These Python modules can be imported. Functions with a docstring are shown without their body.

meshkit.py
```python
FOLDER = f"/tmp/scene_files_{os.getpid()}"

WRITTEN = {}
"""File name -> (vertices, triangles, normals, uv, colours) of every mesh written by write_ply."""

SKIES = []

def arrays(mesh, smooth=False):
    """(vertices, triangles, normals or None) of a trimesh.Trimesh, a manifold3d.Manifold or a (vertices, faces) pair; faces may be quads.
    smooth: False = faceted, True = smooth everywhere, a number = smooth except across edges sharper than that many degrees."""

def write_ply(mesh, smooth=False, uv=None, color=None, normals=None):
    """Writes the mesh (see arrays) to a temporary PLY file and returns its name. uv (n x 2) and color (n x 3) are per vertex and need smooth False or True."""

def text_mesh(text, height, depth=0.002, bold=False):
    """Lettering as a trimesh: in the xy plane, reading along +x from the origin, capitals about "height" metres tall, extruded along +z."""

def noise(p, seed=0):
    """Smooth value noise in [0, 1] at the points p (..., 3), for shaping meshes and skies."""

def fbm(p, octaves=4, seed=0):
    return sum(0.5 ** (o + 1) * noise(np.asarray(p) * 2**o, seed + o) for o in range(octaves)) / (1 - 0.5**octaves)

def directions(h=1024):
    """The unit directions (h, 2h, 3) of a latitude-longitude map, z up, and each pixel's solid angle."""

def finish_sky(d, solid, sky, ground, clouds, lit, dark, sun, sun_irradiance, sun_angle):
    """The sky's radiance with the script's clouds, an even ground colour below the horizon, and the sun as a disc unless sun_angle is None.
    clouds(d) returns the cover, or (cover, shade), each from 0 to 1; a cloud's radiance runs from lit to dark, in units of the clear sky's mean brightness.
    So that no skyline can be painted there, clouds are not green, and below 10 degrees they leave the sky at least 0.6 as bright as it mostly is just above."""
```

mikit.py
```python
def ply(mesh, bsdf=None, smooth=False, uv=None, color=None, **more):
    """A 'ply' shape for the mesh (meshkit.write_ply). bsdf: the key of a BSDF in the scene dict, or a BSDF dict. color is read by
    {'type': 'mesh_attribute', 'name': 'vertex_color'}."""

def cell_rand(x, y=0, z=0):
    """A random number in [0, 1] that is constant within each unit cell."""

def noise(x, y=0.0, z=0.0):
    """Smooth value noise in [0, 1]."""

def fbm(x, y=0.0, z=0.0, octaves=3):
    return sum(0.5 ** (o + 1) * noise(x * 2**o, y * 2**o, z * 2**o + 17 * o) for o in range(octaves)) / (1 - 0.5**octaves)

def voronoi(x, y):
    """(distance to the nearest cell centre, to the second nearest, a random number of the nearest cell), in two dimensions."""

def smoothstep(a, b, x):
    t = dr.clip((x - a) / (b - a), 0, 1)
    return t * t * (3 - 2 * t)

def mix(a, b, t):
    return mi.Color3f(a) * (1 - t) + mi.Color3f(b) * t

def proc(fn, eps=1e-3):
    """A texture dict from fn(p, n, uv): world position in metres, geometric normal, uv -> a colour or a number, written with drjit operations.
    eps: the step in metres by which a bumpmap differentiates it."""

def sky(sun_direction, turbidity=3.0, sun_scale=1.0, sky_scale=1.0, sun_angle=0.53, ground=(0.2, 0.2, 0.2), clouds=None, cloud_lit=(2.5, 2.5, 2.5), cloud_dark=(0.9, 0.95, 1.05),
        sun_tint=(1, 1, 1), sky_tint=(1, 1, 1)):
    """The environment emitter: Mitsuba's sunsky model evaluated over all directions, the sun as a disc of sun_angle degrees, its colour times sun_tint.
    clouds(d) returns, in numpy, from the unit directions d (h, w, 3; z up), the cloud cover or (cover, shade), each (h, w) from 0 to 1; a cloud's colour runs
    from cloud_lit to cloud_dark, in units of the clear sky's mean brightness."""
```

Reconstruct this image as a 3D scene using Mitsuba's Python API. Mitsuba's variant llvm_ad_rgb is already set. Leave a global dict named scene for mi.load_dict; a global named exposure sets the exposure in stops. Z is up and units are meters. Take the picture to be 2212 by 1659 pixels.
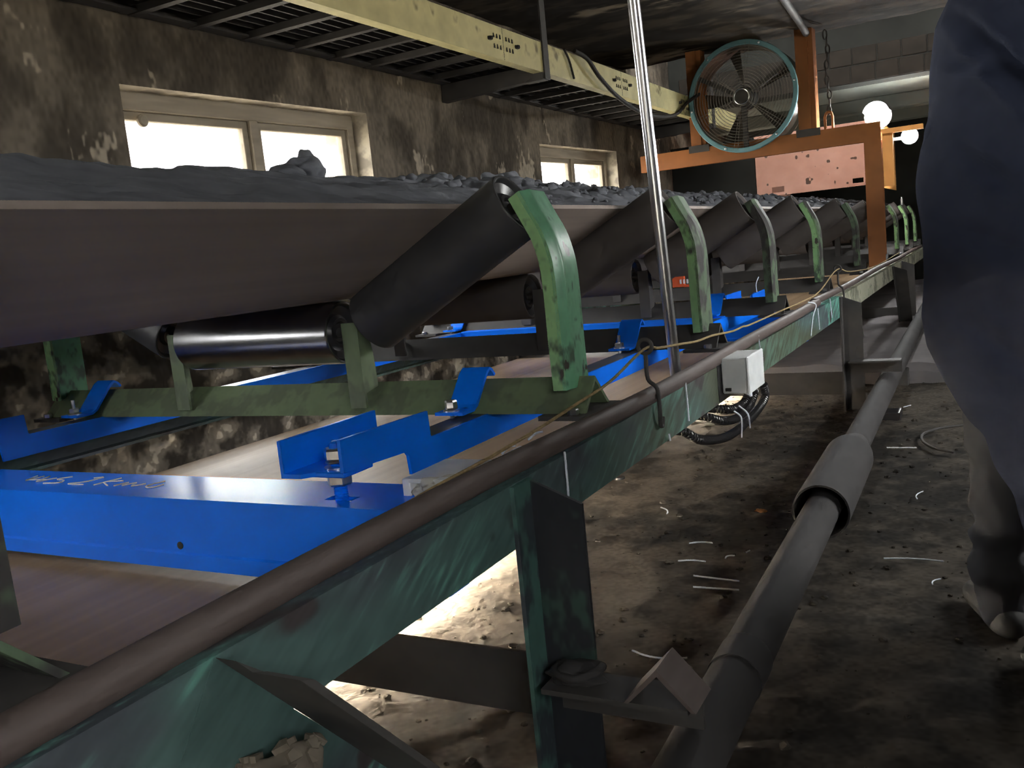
import math, numpy as np, trimesh, shapely.geometry as sg, manifold3d as m3
import drjit as dr, mitsuba as mi, mikit, meshkit
from mikit import noise, fbm, smoothstep, mix
T = mi.ScalarTransform4f
scene, labels = {}, {}
# Working frame: camera at the origin, x across the gallery, y along the conveyor, z up; everything is lifted by LIFT so that the floor is at z = 0.
LIFT = 1.0

# ------------------------------------------------------------------ camera, sky, exposure
exposure = 4.35
R = np.array([[0.881, -0.022, -0.473], [0.463, -0.169, 0.870], [-0.099, -0.985, -0.139]])
u_, s_, v_ = np.linalg.svd(R); R = u_ @ v_
fw, up = R[:, 2], -R[:, 1]
scene['camera'] = {'type': 'perspective', 'fov': math.degrees(2 * math.atan(1106 / 1950.0)), 'fov_axis': 'x', 'near_clip': 0.02, 'far_clip': 200.0,
                   'to_world': T().look_at(origin=[0, 0, LIFT], target=[float(fw[0]), float(fw[1]), float(fw[2]) + LIFT], up=[float(a) for a in up])}
# a bright, fully overcast sky; it comes in through the windows
scene['sky'] = mikit.sky((0.3, -0.4, 0.85), turbidity=5.0, sun_scale=0.0, sky_scale=1.0, sun_angle=None, ground=(0.42, 0.38, 0.31),
                         clouds=lambda d: np.ones(d.shape[:2]), cloud_lit=(7.0, 7.0, 6.8), cloud_dark=(5.0, 5.0, 5.0))

# ------------------------------------------------------------------ materials
def rgb(c): return {'type': 'rgb', 'value': list(c)}
def pm(name, base, rough=0.6, metal=0.0, spec=0.5, bump=None, bscale=0.002, **kw):
    b = {'type': 'principled', 'base_color': mikit.proc(base) if callable(base) else rgb(base), 'roughness': mikit.proc(rough) if callable(rough) else rough,
         'metallic': metal, 'specular': spec, **kw}
    if bump is not None:
        b = {'type': 'bumpmap', 'relief': mikit.proc(bump), 'scale': bscale, 'bsdf': b}
    scene[name] = {'type': 'twosided', 'bsdf': b}

def worn(paint, dirt, amount, f=9.0, streak=1.0, rust=None):
    def fn(p, n, uv):
        a = fbm(p.x * f + 3, p.y * f * streak, p.z * f, octaves=5)
        b = fbm(p.x * f * 6, p.y * f * 6 * streak, p.z * f * 3, octaves=3)
        c = mix(paint, dirt, smoothstep(amount - 0.06, amount + 0.07, 0.55 * a + 0.45 * b))
        if rust is not None:
            c = mix(c, rust, smoothstep(0.64, 0.68, 0.5 * b + 0.5 * fbm(p.x * 30, p.y * 30, p.z * 13, octaves=3)))
        return c * (0.8 + 0.4 * b)
    return fn

def fl(p, n, uv):
    a = fbm(p.x * 1.7, p.y * 1.7, 0.3, octaves=4); b = fbm(p.x * 14, p.y * 14, 4.0, octaves=3); c = noise(p.x * 90, p.y * 90)
    k = mix((0.019, 0.018, 0.017), (0.064, 0.056, 0.047), smoothstep(0.32, 0.68, 0.6 * a + 0.4 * b))
    return k * (0.75 + 0.5 * c)
pm('mat_floor', fl, 0.95, spec=0.05, bump=lambda p, n, uv: fbm(p.x * 60, p.y * 60, 1.0, octaves=4), bscale=0.004)

def wl(p, n, uv):
    a = fbm(p.y * 2.2, p.z * 2.6, 1.0, octaves=4); b = fbm(p.y * 9, p.z * 4.5, 7.0, octaves=4); c = noise(p.y * 70, p.z * 40)
    k = mix((0.050, 0.042, 0.034), (0.145, 0.122, 0.094), smoothstep(0.36, 0.66, 0.55 * a + 0.45 * b))
    bare = smoothstep(0.70, 0.76, fbm(p.y * 5.5 + 11, p.z * 3.8, 3.0, octaves=4) + 0.10 * (c - 0.5))     # flaked plaster
    k = mix(k, (0.30, 0.26, 0.20), bare * 0.8)
    e = fbm(p.y * 13, p.z * 13, p.x * 13, octaves=4)                                                   # bare rubble masonry below the plaster, lightened for window light leaking down
    rub_lit = mix(mix((0.055, 0.048, 0.042), (0.20, 0.175, 0.145), smoothstep(0.40, 0.60, e)), (0.42, 0.38, 0.32), smoothstep(0.64, 0.70, e))
    k = mix(rub_lit, k, smoothstep(0.86, 0.89, p.z + 0.08 * (b - 0.5)))
    return k * (0.8 + 0.4 * c)
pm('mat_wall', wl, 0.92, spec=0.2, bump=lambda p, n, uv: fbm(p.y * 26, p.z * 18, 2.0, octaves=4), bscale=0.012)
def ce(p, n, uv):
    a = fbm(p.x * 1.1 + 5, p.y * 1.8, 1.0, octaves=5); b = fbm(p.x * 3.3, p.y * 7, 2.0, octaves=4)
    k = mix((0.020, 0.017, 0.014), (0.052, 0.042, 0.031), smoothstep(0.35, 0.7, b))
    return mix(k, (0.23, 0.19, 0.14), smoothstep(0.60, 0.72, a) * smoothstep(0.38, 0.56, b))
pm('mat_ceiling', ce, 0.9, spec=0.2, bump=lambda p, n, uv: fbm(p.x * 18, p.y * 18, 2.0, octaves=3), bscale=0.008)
pm('mat_plaster', lambda p, n, uv: mix((0.36, 0.32, 0.25), (0.20, 0.175, 0.14), smoothstep(0.4, 0.65, fbm(p.x * 12, p.y * 8, p.z * 12, octaves=4))), 0.9, spec=0.2)
pm('mat_dark_wall', lambda p, n, uv: mix((0.012, 0.012, 0.011), (0.032, 0.033, 0.029), fbm(p.x * 2.5, p.y * 2.5, p.z * 2.5, octaves=4)), 0.9, spec=0.2)
pm('mat_far_concrete', lambda p, n, uv: mix((0.07, 0.075, 0.066), (0.15, 0.16, 0.14), fbm(p.x * 2.5, p.y * 2.5, p.z * 2.5, octaves=4)), 0.9, spec=0.2)
pm('mat_brick', lambda p, n, uv: mix((0.014, 0.012, 0.010), (0.030, 0.024, 0.019), fbm(p.x * 9, p.y * 9, p.z * 9, octaves=3)), 0.9, spec=0.2)
pm('mat_window_wood', lambda p, n, uv: mix((0.30, 0.26, 0.20), (0.17, 0.145, 0.11), fbm(p.y * 3, p.z * 30, p.x * 30, octaves=3)), 0.8, spec=0.3)
scene['mat_pane'] = {'type': 'thindielectric', 'int_ior': 1.5}
pm('mat_outside', lambda p, n, uv: mix((0.44, 0.40, 0.33), (0.54, 0.49, 0.41), noise(p.x * 0.7, p.y * 0.7, p.z)), 0.9, spec=0.2)

def blt(p, n, uv):
    return mix((0.190, 0.156, 0.135), (0.235, 0.194, 0.168), fbm(p.x * 60, p.y * 0.35, p.z * 60, octaves=3))
pm('mat_belt', blt, 0.62, spec=0.35)
pm('mat_belt_return', lambda p, n, uv: mix((0.235, 0.158, 0.093), (0.315, 0.220, 0.135), fbm(p.x * 42, p.y * 0.3, 1.0, octaves=3)), 0.50, spec=0.28)
pm('mat_coal', lambda p, n, uv: mix((0.056, 0.060, 0.071), (0.158, 0.165, 0.182), fbm(p.x * 16, p.y * 16, p.z * 16, octaves=4)), 0.85, spec=0.3,
   bump=lambda p, n, uv: fbm(p.x * 55, p.y * 55, p.z * 55, octaves=3), bscale=0.012)
DIRT = (0.032, 0.030, 0.030)
pm('mat_green_bright', worn((0.205, 0.370, 0.165), (0.060, 0.085, 0.055), 0.58, 9, rust=(0.045, 0.036, 0.032)), 0.34, spec=0.5)
pm('mat_green_teal', worn((0.125, 0.330, 0.190), (0.055, 0.095, 0.065), 0.60, 9, rust=(0.045, 0.036, 0.032)), 0.30, spec=0.5)
pm('mat_pale_paint', worn((0.34, 0.345, 0.265), (0.16, 0.165, 0.125), 0.52, 7, rust=(0.10, 0.17, 0.09)), 0.6, spec=0.4)
pm('mat_step', lambda p, n, uv: mix((0.10, 0.094, 0.098), (0.19, 0.178, 0.180), fbm(p.x * 6, p.y * 6, p.z * 6, octaves=4)), 0.95, spec=0.05)
pm('mat_green_dirty', worn((0.130, 0.175, 0.095), (0.090, 0.112, 0.070), 0.50, 6), 0.6, spec=0.4)
pm('mat_green_black', worn((0.075, 0.115, 0.070), DIRT, 0.50, 7), 0.65, spec=0.4)
def sg_(p, n, uv):
    a = fbm(p.x * 5 + 3, p.y * 3.2, p.z * 6, octaves=4); u, v = p.y * 0.86 + p.z * 0.5, p.z * 0.86 - p.y * 0.5      # brushed along the slope
    b = fbm(u * 16, v * 95, p.x * 95, octaves=3); c = fbm(p.y * 2.6 + 9.4, p.z * 4, p.x * 4, octaves=3)
    k = mix((0.056, 0.068, 0.080), (0.064, 0.116, 0.110), smoothstep(0.42, 0.62, a))
    old = smoothstep(1.7, 2.3, p.y + 1.2 * (a - 0.5)) * smoothstep(0.30, 0.50, noise(p.y * 1.7, p.z * 3, 4.0))      # older olive paint in patches on the far length
    k = mix(k, (0.058, 0.070, 0.046), old)
    k = mix(k, (0.090, 0.245, 0.200), smoothstep(0.50, 0.68, 0.62 * c + 0.38 * b) * (1 - 0.75 * old))
    k = mix(k, (0.045, 0.038, 0.040), smoothstep(0.62, 0.70, fbm(p.y * 7 + 1, p.z * 9, p.x * 9, octaves=3)))
    return k * (0.74 + 0.52 * b)
pm('mat_post_shaded', worn((0.032, 0.062, 0.052), (0.018, 0.020, 0.025), 0.40, 6), 0.65, spec=0.3)  # dark copy of the post paint, the outer leg's shade in its colour
pm('mat_blue_dust_sheen', lambda p, n, uv: mix((0.030, 0.046, 0.085), (0.075, 0.075, 0.085), fbm(p.x * 20, p.y * 12, p.z * 20, octaves=3)), 0.38, spec=0.5)  # dusty blue; grey reflection of the top face put into the colour
pm('mat_post', worn((0.055, 0.120, 0.105), (0.032, 0.040, 0.048), 0.50, 6, streak=1), 0.6, spec=0.4)
pm('mat_stringer', sg_, 0.6, spec=0.4,
   bump=lambda p, n, uv: fbm(p.x * 40, p.y * 30, p.z * 90, octaves=3), bscale=0.0015)
pm('mat_roller', lambda p, n, uv: mix((0.024, 0.025, 0.028), (0.043, 0.042, 0.043), fbm(p.x * 14, p.y * 14, p.z * 14, octaves=3)), 0.5, spec=0.5)
pm('mat_roller_dusty', lambda p, n, uv: mix((0.060, 0.052, 0.050), (0.095, 0.085, 0.080), fbm(p.x * 9, p.y * 9, p.z * 9, octaves=3)), 0.75, spec=0.3)
pm('mat_roller_steel', lambda p, n, uv: mix((0.20, 0.20, 0.21), (0.34, 0.34, 0.35), fbm(p.x * 30, p.y * 3, p.z * 3, octaves=3)), 0.24, metal=1.0)
pm('mat_black', (0.016, 0.016, 0.018), 0.26, spec=0.5)
pm('mat_dark_steel', lambda p, n, uv: mix((0.030, 0.030, 0.032), (0.065, 0.060, 0.056), fbm(p.x * 12, p.y * 12, p.z * 12, octaves=4)), 0.7, spec=0.4)
pm('mat_blue', lambda p, n, uv: mix((0.0015, 0.165, 0.90), (0.003, 0.140, 0.80), fbm(p.x * 8, p.y * 8, p.z * 8, octaves=3)), 0.30, spec=0.35)
pm('mat_zinc', (0.62, 0.63, 0.66), 0.22, metal=1.0)
pm('mat_galvanised', lambda p, n, uv: mix((0.50, 0.51, 0.54), (0.68, 0.68, 0.68), noise(p.x * 60, p.y * 60, p.z * 9)), 0.24, metal=1.0)
pm('mat_rust_pipe', lambda p, n, uv: mix((0.062, 0.045, 0.039), (0.110, 0.088, 0.084), fbm(p.x * 30, p.y * 6, p.z * 30, octaves=4)), 0.62, spec=0.4)
pm('mat_floor_pipe', lambda p, n, uv: mix((0.022, 0.022, 0.024), (0.046, 0.043, 0.043), fbm(p.x * 8, p.y * 3, p.z * 8, octaves=4)), 0.8, spec=0.3)
pm('mat_cream', worn((0.46, 0.42, 0.22), (0.17, 0.145, 0.07), 0.66, 4.0, streak=0.6), 0.6, spec=0.35)
pm('mat_orange', lambda p, n, uv: mix((0.33, 0.125, 0.040), (0.20, 0.080, 0.032), fbm(p.x * 5, p.y * 5, p.z * 5, octaves=4)), 0.7, spec=0.3)
pm('mat_pink_plate', lambda p, n, uv: mix((0.50, 0.24, 0.17), (0.62, 0.36, 0.28), fbm(p.x * 6, p.y * 6, p.z * 6, octaves=4)) * (1 - 0.8 * smoothstep(0.70, 0.74, fbm(p.x * 17 + 4, p.y * 9, p.z * 13, octaves=2))), 0.55, spec=0.4)
pm('mat_orange_plate', lambda p, n, uv: mix((0.62, 0.30, 0.09), (0.50, 0.22, 0.06), fbm(p.x * 5, p.y * 5, p.z * 5, octaves=3)), 0.6, spec=0.3)
pm('mat_fan_ring', lambda p, n, uv: mix((0.15, 0.30, 0.34), (0.10, 0.22, 0.25), fbm(p.x * 7, p.y * 7, p.z * 7, octaves=3)), 0.5, spec=0.4)
pm('mat_fan_drum', (0.115, 0.105, 0.085), 0.30, metal=0.8)
pm('mat_fan_blade', (0.075, 0.068, 0.055), 0.5, spec=0.4)
pm('mat_wire', (0.20, 0.19, 0.17), 0.45, metal=0.6)
pm('mat_box_grey', lambda p, n, uv: mix((0.58, 0.61, 0.63), (0.70, 0.72, 0.73), fbm(p.x * 30, p.y * 30, p.z * 30, octaves=3)), 0.45, spec=0.5)
pm('mat_white_plastic', (0.70, 0.74, 0.82), 0.4, spec=0.5)
pm('mat_rope', lambda p, n, uv: mix((0.33, 0.25, 0.12), (0.20, 0.145, 0.075), noise(p.x * 200, p.y * 200, p.z * 200)), 0.8, spec=0.2)
pm('mat_foam', lambda p, n, uv: mix((0.50, 0.50, 0.46), (0.20, 0.19, 0.17), smoothstep(0.45, 0.7, fbm(p.x * 60, p.y * 60, p.z * 60, octaves=3))), 0.9, spec=0.2)
pm('mat_mud', lambda p, n, uv: mix((0.085, 0.072, 0.058), (0.19, 0.165, 0.13), fbm(p.x * 40, p.y * 40, p.z * 40, octaves=3)), 0.95, spec=0.1)
pm('mat_coat', lambda p, n, uv: mix((0.020, 0.026, 0.050), (0.034, 0.041, 0.070), fbm(p.x * 25, p.y * 25, p.z * 25, octaves=3)), 0.85, spec=0.2, sheen=0.3)
pm('mat_trousers', lambda p, n, uv: mix((0.045, 0.047, 0.056), (0.105, 0.109, 0.122), fbm(p.x * 20, p.y * 20, p.z * 12, octaves=3)), 0.8, spec=0.3, sheen=0.2)
pm('mat_skin', (0.42, 0.26, 0.19), 0.55, spec=0.4)
pm('mat_hair', (0.012, 0.011, 0.011), 0.5, spec=0.4)
pm('mat_red', (0.62, 0.10, 0.035), 0.5, spec=0.4)
pm('mat_chalk', (0.55, 0.57, 0.62), 0.9, spec=0.1)
pm('mat_cable', (0.020, 0.019, 0.018), 0.75, spec=0.4)

# ------------------------------------------------------------------ helpers
PLY = {}
def add(key, mesh, mat, smooth=False, dz=LIFT, **kw):
    k, i = key, 0
    while k in scene:
        i += 1; k = f'{key}_{i:03d}'
    if hasattr(mesh, 'to_mesh'):
        q = mesh.to_mesh(); mesh = trimesh.Trimesh(q.vert_properties[:, :3], q.tri_verts, process=False)
    mesh = mesh.copy(); mesh.apply_translation([0, 0, dz])
    scene[k] = mikit.ply(mesh, mat, smooth, **kw)
    return k
def tag(k, label, cat, group=None, kind=None):
    d = {'label': label, 'category': cat}
    if group: d['group'] = group
    if kind: d['kind'] = kind
    labels[k] = d
    return k
def struct(k, label=None, cat=None):
    labels[k] = {'kind': 'structure'}
    if label: labels[k]['label'] = label
    if cat: labels[k]['category'] = cat
    return k
def num(base, i): return base if i == 0 else f'{base}_{i:03d}'
def cat(ms): return trimesh.util.concatenate(ms)
def box(x0, x1, y0, y1, z0, z1, c=0.0):
    if c > 0:
        pts = []
        for x, sx in ((x0, 1), (x1, -1)):
            for y, sy in ((y0, 1), (y1, -1)):
                for z, sz in ((z0, 1), (z1, -1)):
                    pts += [[x, y + sy * c, z + sz * c], [x + sx * c, y, z + sz * c], [x + sx * c, y + sy * c, z]]
        return trimesh.Trimesh(np.array(pts)).convex_hull
    m = trimesh.creation.box((x1 - x0, y1 - y0, z1 - z0)); m.apply_translation([(x0 + x1) / 2, (y0 + y1) / 2, (z0 + z1) / 2])
    return m
def prism(pts, axis, a, b, holes=()):
    """A polygon extruded along an axis; its points are (y, z) for x, (x, z) for y, (x, y) for z."""
    m = trimesh.creation.extrude_polygon(sg.Polygon(pts, holes), b - a, engine='earcut')
    v = m.vertices.copy(); h = v[:, 2] + a
    v = {'x': np.stack([h, v[:, 0], v[:, 1]], 1), 'y': np.stack([v[:, 0], h, v[:, 1]], 1), 'z': np.stack([v[:, 0], v[:, 1], h], 1)}[axis]
    m = trimesh.Trimesh(v, m.faces, process=False)
    if axis == 'y': m.invert()
    return m
def strip(line, t, side=1):
    """polygon of a polyline thickened to one side"""
    l = np.array(line, float); d = np.gradient(l, axis=0); d /= np.linalg.norm(d, axis=1, keepdims=True)
    n = np.stack([-d[:, 1], d[:, 0]], 1) * side
    return np.vstack([l, (l + n * t)[::-1]])
def lsec(h, a, b, t):
    """L section: heel h, leg a along the first axis, leg b along the second (signed), thickness t"""
    (u, v), sa, sb = h, np.sign(a), np.sign(b)
    return [(u, v), (u + a, v), (u + a, v + sb * t), (u + sa * t, v + sb * t), (u + sa * t, v + b), (u, v + b)]
def tube(pts, r, sides=12, closed=False):
    p = np.asarray(pts, float); n = len(p); r = np.broadcast_to(r, (n,))
    t = (np.roll(p, -1, 0) - np.roll(p, 1, 0)) if closed else np.gradient(p, axis=0)
    t /= np.linalg.norm(t, axis=1, keepdims=True)
    a = np.array([0, 0, 1.0]) if abs(t[0, 2]) < 0.9 else np.array([1.0, 0, 0])
    fr = []
    for k in range(n):
        a = a - t[k] * (a @ t[k]); a /= np.linalg.norm(a); fr.append((a, np.cross(t[k], a)))
    an = np.arange(sides) * 2 * np.pi / sides
    v = np.concatenate([p[k] + r[k] * (np.cos(an)[:, None] * fr[k][0] + np.sin(an)[:, None] * fr[k][1]) for k in range(n)])
    f = []
    for k in range(n if closed else n - 1):
        k2 = (k + 1) % n
        for j in range(sides):
            a_, b_, c_, d_ = k * sides + j, k * sides + (j + 1) % sides, k2 * sides + (j + 1) % sides, k2 * sides + j
            f += [[a_, b_, c_], [a_, c_, d_]]
    if not closed:
        v = np.vstack([v, p[:1], p[-1:]]); s, e = n * sides, n * sides + 1
        for j in range(sides):
            f += [[s, (j + 1) % sides, j], [e, (n - 1) * sides + j, (n - 1) * sides + (j + 1) % sides]]
    return trimesh.Trimesh(v, np.array(f), process=False)
def curve(pts, n=8):
    """Catmull-Rom through the points"""
    p = np.asarray(pts, float); q = np.vstack([2 * p[0] - p[1], p, 2 * p[-1] - p[-2]]); out = []
    for i in range(1, len(q) - 2):
        for s in np.arange(n) / n:
            a, b, c, d = q[i - 1], q[i], q[i + 1], q[i + 2]
            out.append(0.5 * (2 * b + (c - a) * s + (2 * a - 5 * b + 4 * c - d) * s * s + (3 * b - a - 3 * c + d) * s ** 3))
    return np.vstack([out, p[-1:]])
def lathe(prof, p0, p1, sides=40):
    """revolve (distance along the axis as a fraction of metres from p0, radius) about p0 -> p1"""
    p0, p1 = np.asarray(p0, float), np.asarray(p1, float); L = np.linalg.norm(p1 - p0); d = (p1 - p0) / L
    a = np.cross(d, [0, 1, 0] if abs(d[1]) < 0.9 else [1, 0, 0]); a /= np.linalg.norm(a); b = np.cross(d, a)
    an = np.arange(sides) * 2 * np.pi / sides; v, f = [], []
    for s, r in prof: v.append(p0 + d * s + r * (np.cos(an)[:, None] * a + np.sin(an)[:, None] * b))
    for k in range(len(prof) - 1):
        for j in range(sides):
            q = (k * sides + j, k * sides + (j + 1) % sides, (k + 1) * sides + (j + 1) % sides, (k + 1) * sides + j)
            f += [[q[0], q[2], q[1]], [q[0], q[3], q[2]]]
    m = trimesh.Trimesh(np.vstack(v), np.array(f), process=True); m.fix_normals()
    return m
def hexnut(c, af, h, bore=None):
    """upright hexagon of across-flats af, from z c[2] up by h, edges eased"""
    ang = np.arange(6) * np.pi / 3 + 0.35; r = af / math.sqrt(3); pts = []
    for z, k in ((0, 0.88), (0.18 * h, 1), (0.82 * h, 1), (h, 0.88)):
        pts += [[c[0] + r * k * math.cos(t), c[1] + r * k * math.sin(t), c[2] + z] for t in ang]
    return trimesh.Trimesh(np.array(pts)).convex_hull
def grid_mesh(P):
    """P: (n, m, 3) points"""
    n, m = P.shape[:2]; i, j = np.meshgrid(np.arange(n - 1), np.arange(m - 1), indexing='ij'); q = (i * m + j).ravel()
    f = np.vstack([np.stack([q, q + m, q + m + 1], 1), np.stack([q, q + m + 1, q + 1], 1)])
    return trimesh.Trimesh(P.reshape(-1, 3), f, process=False)

# ------------------------------------------------------------------ the gallery
XW, XR, ZC = -3.0, 1.75, 1.60        # left wall, right wall, underside of the slab
# floor: dusty concrete, uneven
gx, gy = np.arange(-3.35, 1.80, 0.03), np.arange(-3.2, 14.3, 0.03)
GX, GY = np.meshgrid(gx, gy, indexing='ij')
pp = np.stack([GX, GY, 0 * GX], -1)
H = 0.016 * (meshkit.fbm(pp * 2.2, 4, 3) - 0.5) + 0.009 * (meshkit.fbm(pp * 11, 3, 9) - 0.5)
H += 0.012 * np.clip(meshkit.noise(pp * 19 + 5, 21) - 0.72, 0, 1) * 3
add('floor', grid_mesh(np.stack([GX, GY, -1.0 + H], -1)), 'mat_floor', True)
struct('floor')
# low concrete step across the aisle further on
P = []
for x in np.linspace(-2.9, 1.7, 90):
    P.append([(x, y + 0.05 * (meshkit.noise(np.array([x * 5, y, 1.0])) - 0.5), z + 0.02 * (meshkit.noise(np.array([x * 7, y * 5, 2.0])) - 0.5)) for y, z in ((5.92, -1.05), (5.93, -0.93), (5.98, -0.885), (7, -0.88), (9, -0.88), (14, -0.88))])
add('trim_1', grid_mesh(np.array(P)), 'mat_step', 30); struct('trim_1', 'low concrete step across the floor beyond the conveyor posts')

WINS = [-4.93, -1.21, 2.56, 6.325, 10.09]       # left edge of each window in the left wall
WW, WZ0, WZ1 = 1.61, -0.13, 0.835
def tilt(y, z):
    o = np.zeros_like(y)
    for w in WINS:
        c = w + WW / 2
        o += 0.020 * np.clip(y - c, -0.9, 0.9) * np.clip(1 - (np.abs(y - c) - 0.9) / 0.6, 0, 1)
    return o * np.clip((1.05 - z) / 0.15, 0, 1) * np.clip((z + 0.6) / 0.3, 0, 1)
def rough_wall(x, yr, zr, holes, seed, step=0.04, amp=1.0, tl=True):
    ys = np.unique(np.concatenate([np.arange(yr[0], yr[1], step)] + [[a, b] for a, b, _, _ in holes] + [[yr[1]]]).round(4))
    zs = np.unique(np.concatenate([np.arange(zr[0], zr[1], step)] + [[a, b] for _, _, a, b in holes] + [[zr[1]]]).round(4))
    Yg, Zg = np.meshgrid(ys, zs, indexing='ij'); q = np.stack([Yg, Zg, 0 * Yg], -1)
    d = 0.02 * (meshkit.fbm(q * 3, 4, seed) - 0.5) + 0.012 * (meshkit.fbm(q * 12, 3, seed + 5) - 0.5)
    low = np.clip((-0.16 - Zg) / 0.1, 0, 1)
    d += low * 0.075 * (meshkit.fbm(q * 8, 4, seed + 9) - 0.45)
    edge = np.ones_like(Yg)
    for a, b, c, e in holes:
        edge *= np.clip(np.maximum(np.maximum(a - Yg, Yg - b), np.maximum(c - Zg, Zg - e)) / 0.05, 0, 1)
    m = grid_mesh(np.stack([x + amp * d * edge, Yg, Zg + (tilt(Yg, Zg) if tl else 0)], -1))
    c = m.vertices[m.faces].mean(1); keep = np.ones(len(c), bool)
    ct = c[:, 2] - (tilt(c[:, 1], c[:, 2]) if tl else 0)
    for a, b, z0, z1 in holes: keep &= ~((c[:, 1] > a) & (c[:, 1] < b) & (ct > z0) & (ct < z1))
    m.update_faces(keep); m.remove_unreferenced_vertices()
    return m
holes = [(w, w + WW, WZ0, WZ1) for w in WINS]
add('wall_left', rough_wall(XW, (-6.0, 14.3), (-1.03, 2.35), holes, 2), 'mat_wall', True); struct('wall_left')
WT = 0.30
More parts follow.
